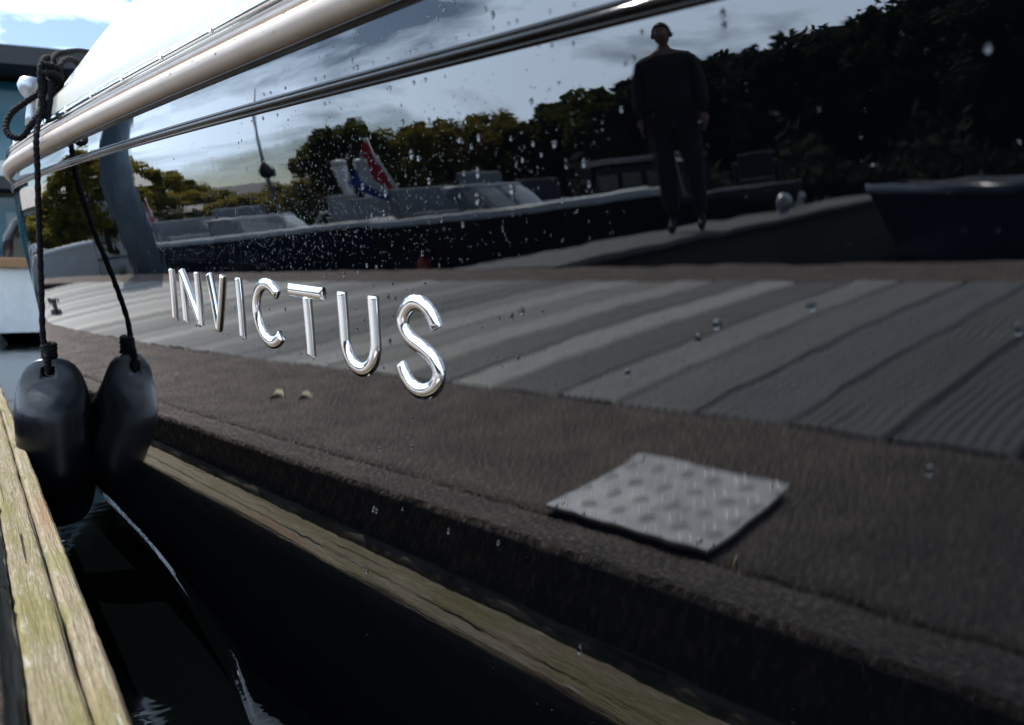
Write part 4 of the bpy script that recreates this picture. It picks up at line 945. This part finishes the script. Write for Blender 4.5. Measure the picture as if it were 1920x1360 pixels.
# ------------------------------------------------------------------ the standing person
px_, py_ = 4.10, 5.48
per = empty('person', (px_, py_, 0.0), math.atan2(-0.5 - py_, 1.2 - px_), label='person in a dark jacket and jeans standing on the finger pontoon, arms hanging', cat='person')
def skin(name, verts, edges, radii, mat, parent, sub=2):
    me = bpy.data.meshes.new(name); me.from_pydata(verts, edges, []); me.materials.append(mat); o = bpy.data.objects.new(name, me); COL.objects.link(o)
    o.modifiers.new('skin', 'SKIN'); sv = me.skin_vertices[0].data
    for i, r in enumerate(radii):
        sv[i].radius = r if isinstance(r, tuple) else (r, r); sv[i].use_root = (i == 0)
    sm = o.modifiers.new('sub', 'SUBSURF'); sm.levels = sub; sm.render_levels = sub
    bpy.context.view_layer.update(); dg = bpy.context.evaluated_depsgraph_get(); m2 = bpy.data.meshes.new_from_object(o.evaluated_get(dg)); o.modifiers.clear(); o.data = m2
    m2.polygons.foreach_set('use_smooth', [True] * len(m2.polygons)); o.parent = parent; return o
# +X faces forward
bv_ = [(0, 0, 0.96), (0, 0, 1.12), (0.0, 0, 1.30), (-0.01, 0, 1.44), (0.0, 0, 1.53), (0.015, 0, 1.60),
       (0, 0.10, 0.90), (0.01, 0.115, 0.50), (-0.01, 0.12, 0.10), (0.12, 0.135, 0.045),
       (0, -0.10, 0.90), (0.02, -0.125, 0.50), (0.0, -0.135, 0.10), (0.13, -0.15, 0.045),
       (-0.01, 0.19, 1.42), (-0.02, 0.245, 1.14), (0.05, 0.255, 0.90), (-0.01, -0.19, 1.42), (-0.02, -0.245, 1.14), (0.05, -0.255, 0.90)]
be_ = [(0, 1), (1, 2), (2, 3), (3, 4), (4, 5), (0, 6), (6, 7), (7, 8), (8, 9), (0, 10), (10, 11), (11, 12), (12, 13), (3, 14), (14, 15), (15, 16), (3, 17), (17, 18), (18, 19)]
br_ = [(0.10, 0.13), (0.09, 0.12), (0.10, 0.15), (0.08, 0.11), 0.055, 0.055, 0.09, 0.062, 0.045, 0.04, 0.09, 0.062, 0.045, 0.04, 0.065, 0.048, 0.032, 0.065, 0.048, 0.032]
body = skin('body', bv_, be_, br_, SKIN, per)
body.data.materials.append(JEANS)
for p in body.data.polygons: p.material_index = 0 if p.center.z > 1.46 else 1
jv = [(0, 0, 0.86), (0, 0, 1.12), (0, 0, 1.30), (-0.01, 0, 1.43), (-0.005, 0, 1.50), (-0.01, 0.19, 1.42), (-0.02, 0.245, 1.14), (0.04, 0.255, 0.93), (-0.01, -0.19, 1.42), (-0.02, -0.245, 1.14), (0.04, -0.255, 0.93)]
skin('jacket', jv, [(0, 1), (1, 2), (2, 3), (3, 4), (3, 5), (5, 6), (6, 7), (3, 8), (8, 9), (9, 10)], [(0.16, 0.215), (0.155, 0.205), (0.145, 0.205), (0.105, 0.15), 0.075, 0.08, 0.062, 0.047, 0.08, 0.062, 0.047], JACKET, per)
skin('trousers', [(0, 0, 0.98), (0, 0.10, 0.86), (0.01, 0.115, 0.50), (-0.01, 0.12, 0.10), (0, -0.10, 0.86), (0.02, -0.125, 0.50), (0, -0.135, 0.10)], [(0, 1), (1, 2), (2, 3), (0, 4), (4, 5), (5, 6)], [(0.14, 0.19), 0.125, 0.095, 0.080, 0.125, 0.095, 0.080], JEANS, per)
for s_ in (1, -1):
    skin('shoe', [(-0.03, 0.125 * s_, 0.05), (0.06, 0.13 * s_, 0.045), (0.17, 0.145 * s_, 0.035)], [(0, 1), (1, 2)], [(0.045, 0.05), 0.045, 0.034], SHOE, per, 1)
hm = MB(); rows = []
for i in range(17):
    ph = -pi / 2 + pi * i / 16; r = []
    for j in range(28):
        th = 2 * pi * j / 28; x = 0.098 * cos(ph) * cos(th); y = 0.076 * cos(ph) * sin(th); z = 0.120 * sin(ph)
        if z < 0 : y *= 1 + 0.30 * (z / 0.12); x *= 1 + 0.12 * (z / 0.12)
        f_ = max(0, cos(th)) ** 14
        x += 0.024 * f_ * max(0, 1 - abs(z + 0.015) / 0.035)                        # nose
        x -= 0.010 * max(0, 1 - abs(z - 0.018) / 0.016) * max(0, 1 - abs(abs(th if th < pi else 2 * pi - th) - 0.42) / 0.25)   # eye sockets
        x += 0.006 * f_ * max(0, 1 - abs(z + 0.058) / 0.012)                        # lips
        r.append((x + 0.02, y, z + 1.665))
    rows.append(r)
hm.grid(rows, close=True); head = hm.build('head', SKIN, per, True)
for s_ in (1, -1):
    MB().lathe((0.098, 0.031 * s_, 1.683), [(0.001, -0.010), (0.009, -0.006), (0.012, 0), (0.009, 0.006), (0.001, 0.010)], 10).build('eye', B_WHITE, head, True)
    MB().tube([(0.01, 0.078 * s_, 1.69), (0.0, 0.088 * s_, 1.68), (0.0, 0.086 * s_, 1.655), (0.01, 0.078 * s_, 1.64)], [0.008, 0.011, 0.010, 0.006], 8).build('ear', SKIN, head, True)
MB().box((0.112, 0, 1.607), (0.008, 0.042, 0.007)).build('mouth', F_RED, head, False, 0.002)
rows = []
for i in range(10):
    ph = -0.15 + (pi / 2 + 0.15) * i / 9; rows.append([(0.110 * cos(ph) * cos(th) + 0.012 - (0.02 if cos(th) > 0.5 and i < 4 else 0), 0.088 * cos(ph) * sin(th), 0.132 * sin(ph) + 1.675) for th in [2 * pi * j / 28 for j in range(28)]])
MB().grid(rows, close=True).build('hair', HAIR, per, True)
for s_ in (1, -1):               # relaxed hands: palm, four fingers, thumb
    w0 = Vector((0.05, 0.255 * s_, 0.90)); vs = [w0, w0 + Vector((0.01, 0, -0.045)), w0 + Vector((0.015, 0, -0.085))]; es = [(0, 1), (1, 2)]; rr_ = [(0.026, 0.018), (0.034, 0.016), (0.034, 0.014)]
    for k, (fx, ln) in enumerate(((0.030, 0.070), (0.010, 0.078), (-0.010, 0.072), (-0.029, 0.056))):
        b0 = len(vs); p = w0 + Vector((0.015 + fx, 0, -0.092)); vs += [p, p + Vector((0.004, -0.006 * s_, -ln * 0.5)), p + Vector((0.006, -0.020 * s_, -ln * 0.95))]; es += [(2, b0), (b0, b0 + 1), (b0 + 1, b0 + 2)]; rr_ += [0.009, 0.0085, 0.0075]
    b0 = len(vs); vs += [w0 + Vector((0.040, -0.01 * s_, -0.045)), w0 + Vector((0.058, -0.018 * s_, -0.075)), w0 + Vector((0.060, -0.024 * s_, -0.102))]; es += [(0, b0), (b0, b0 + 1), (b0 + 1, b0 + 2)]; rr_ += [0.012, 0.010, 0.008]
    skin('hand', [tuple(v) for v in vs], es, rr_, SKIN, body, 1)
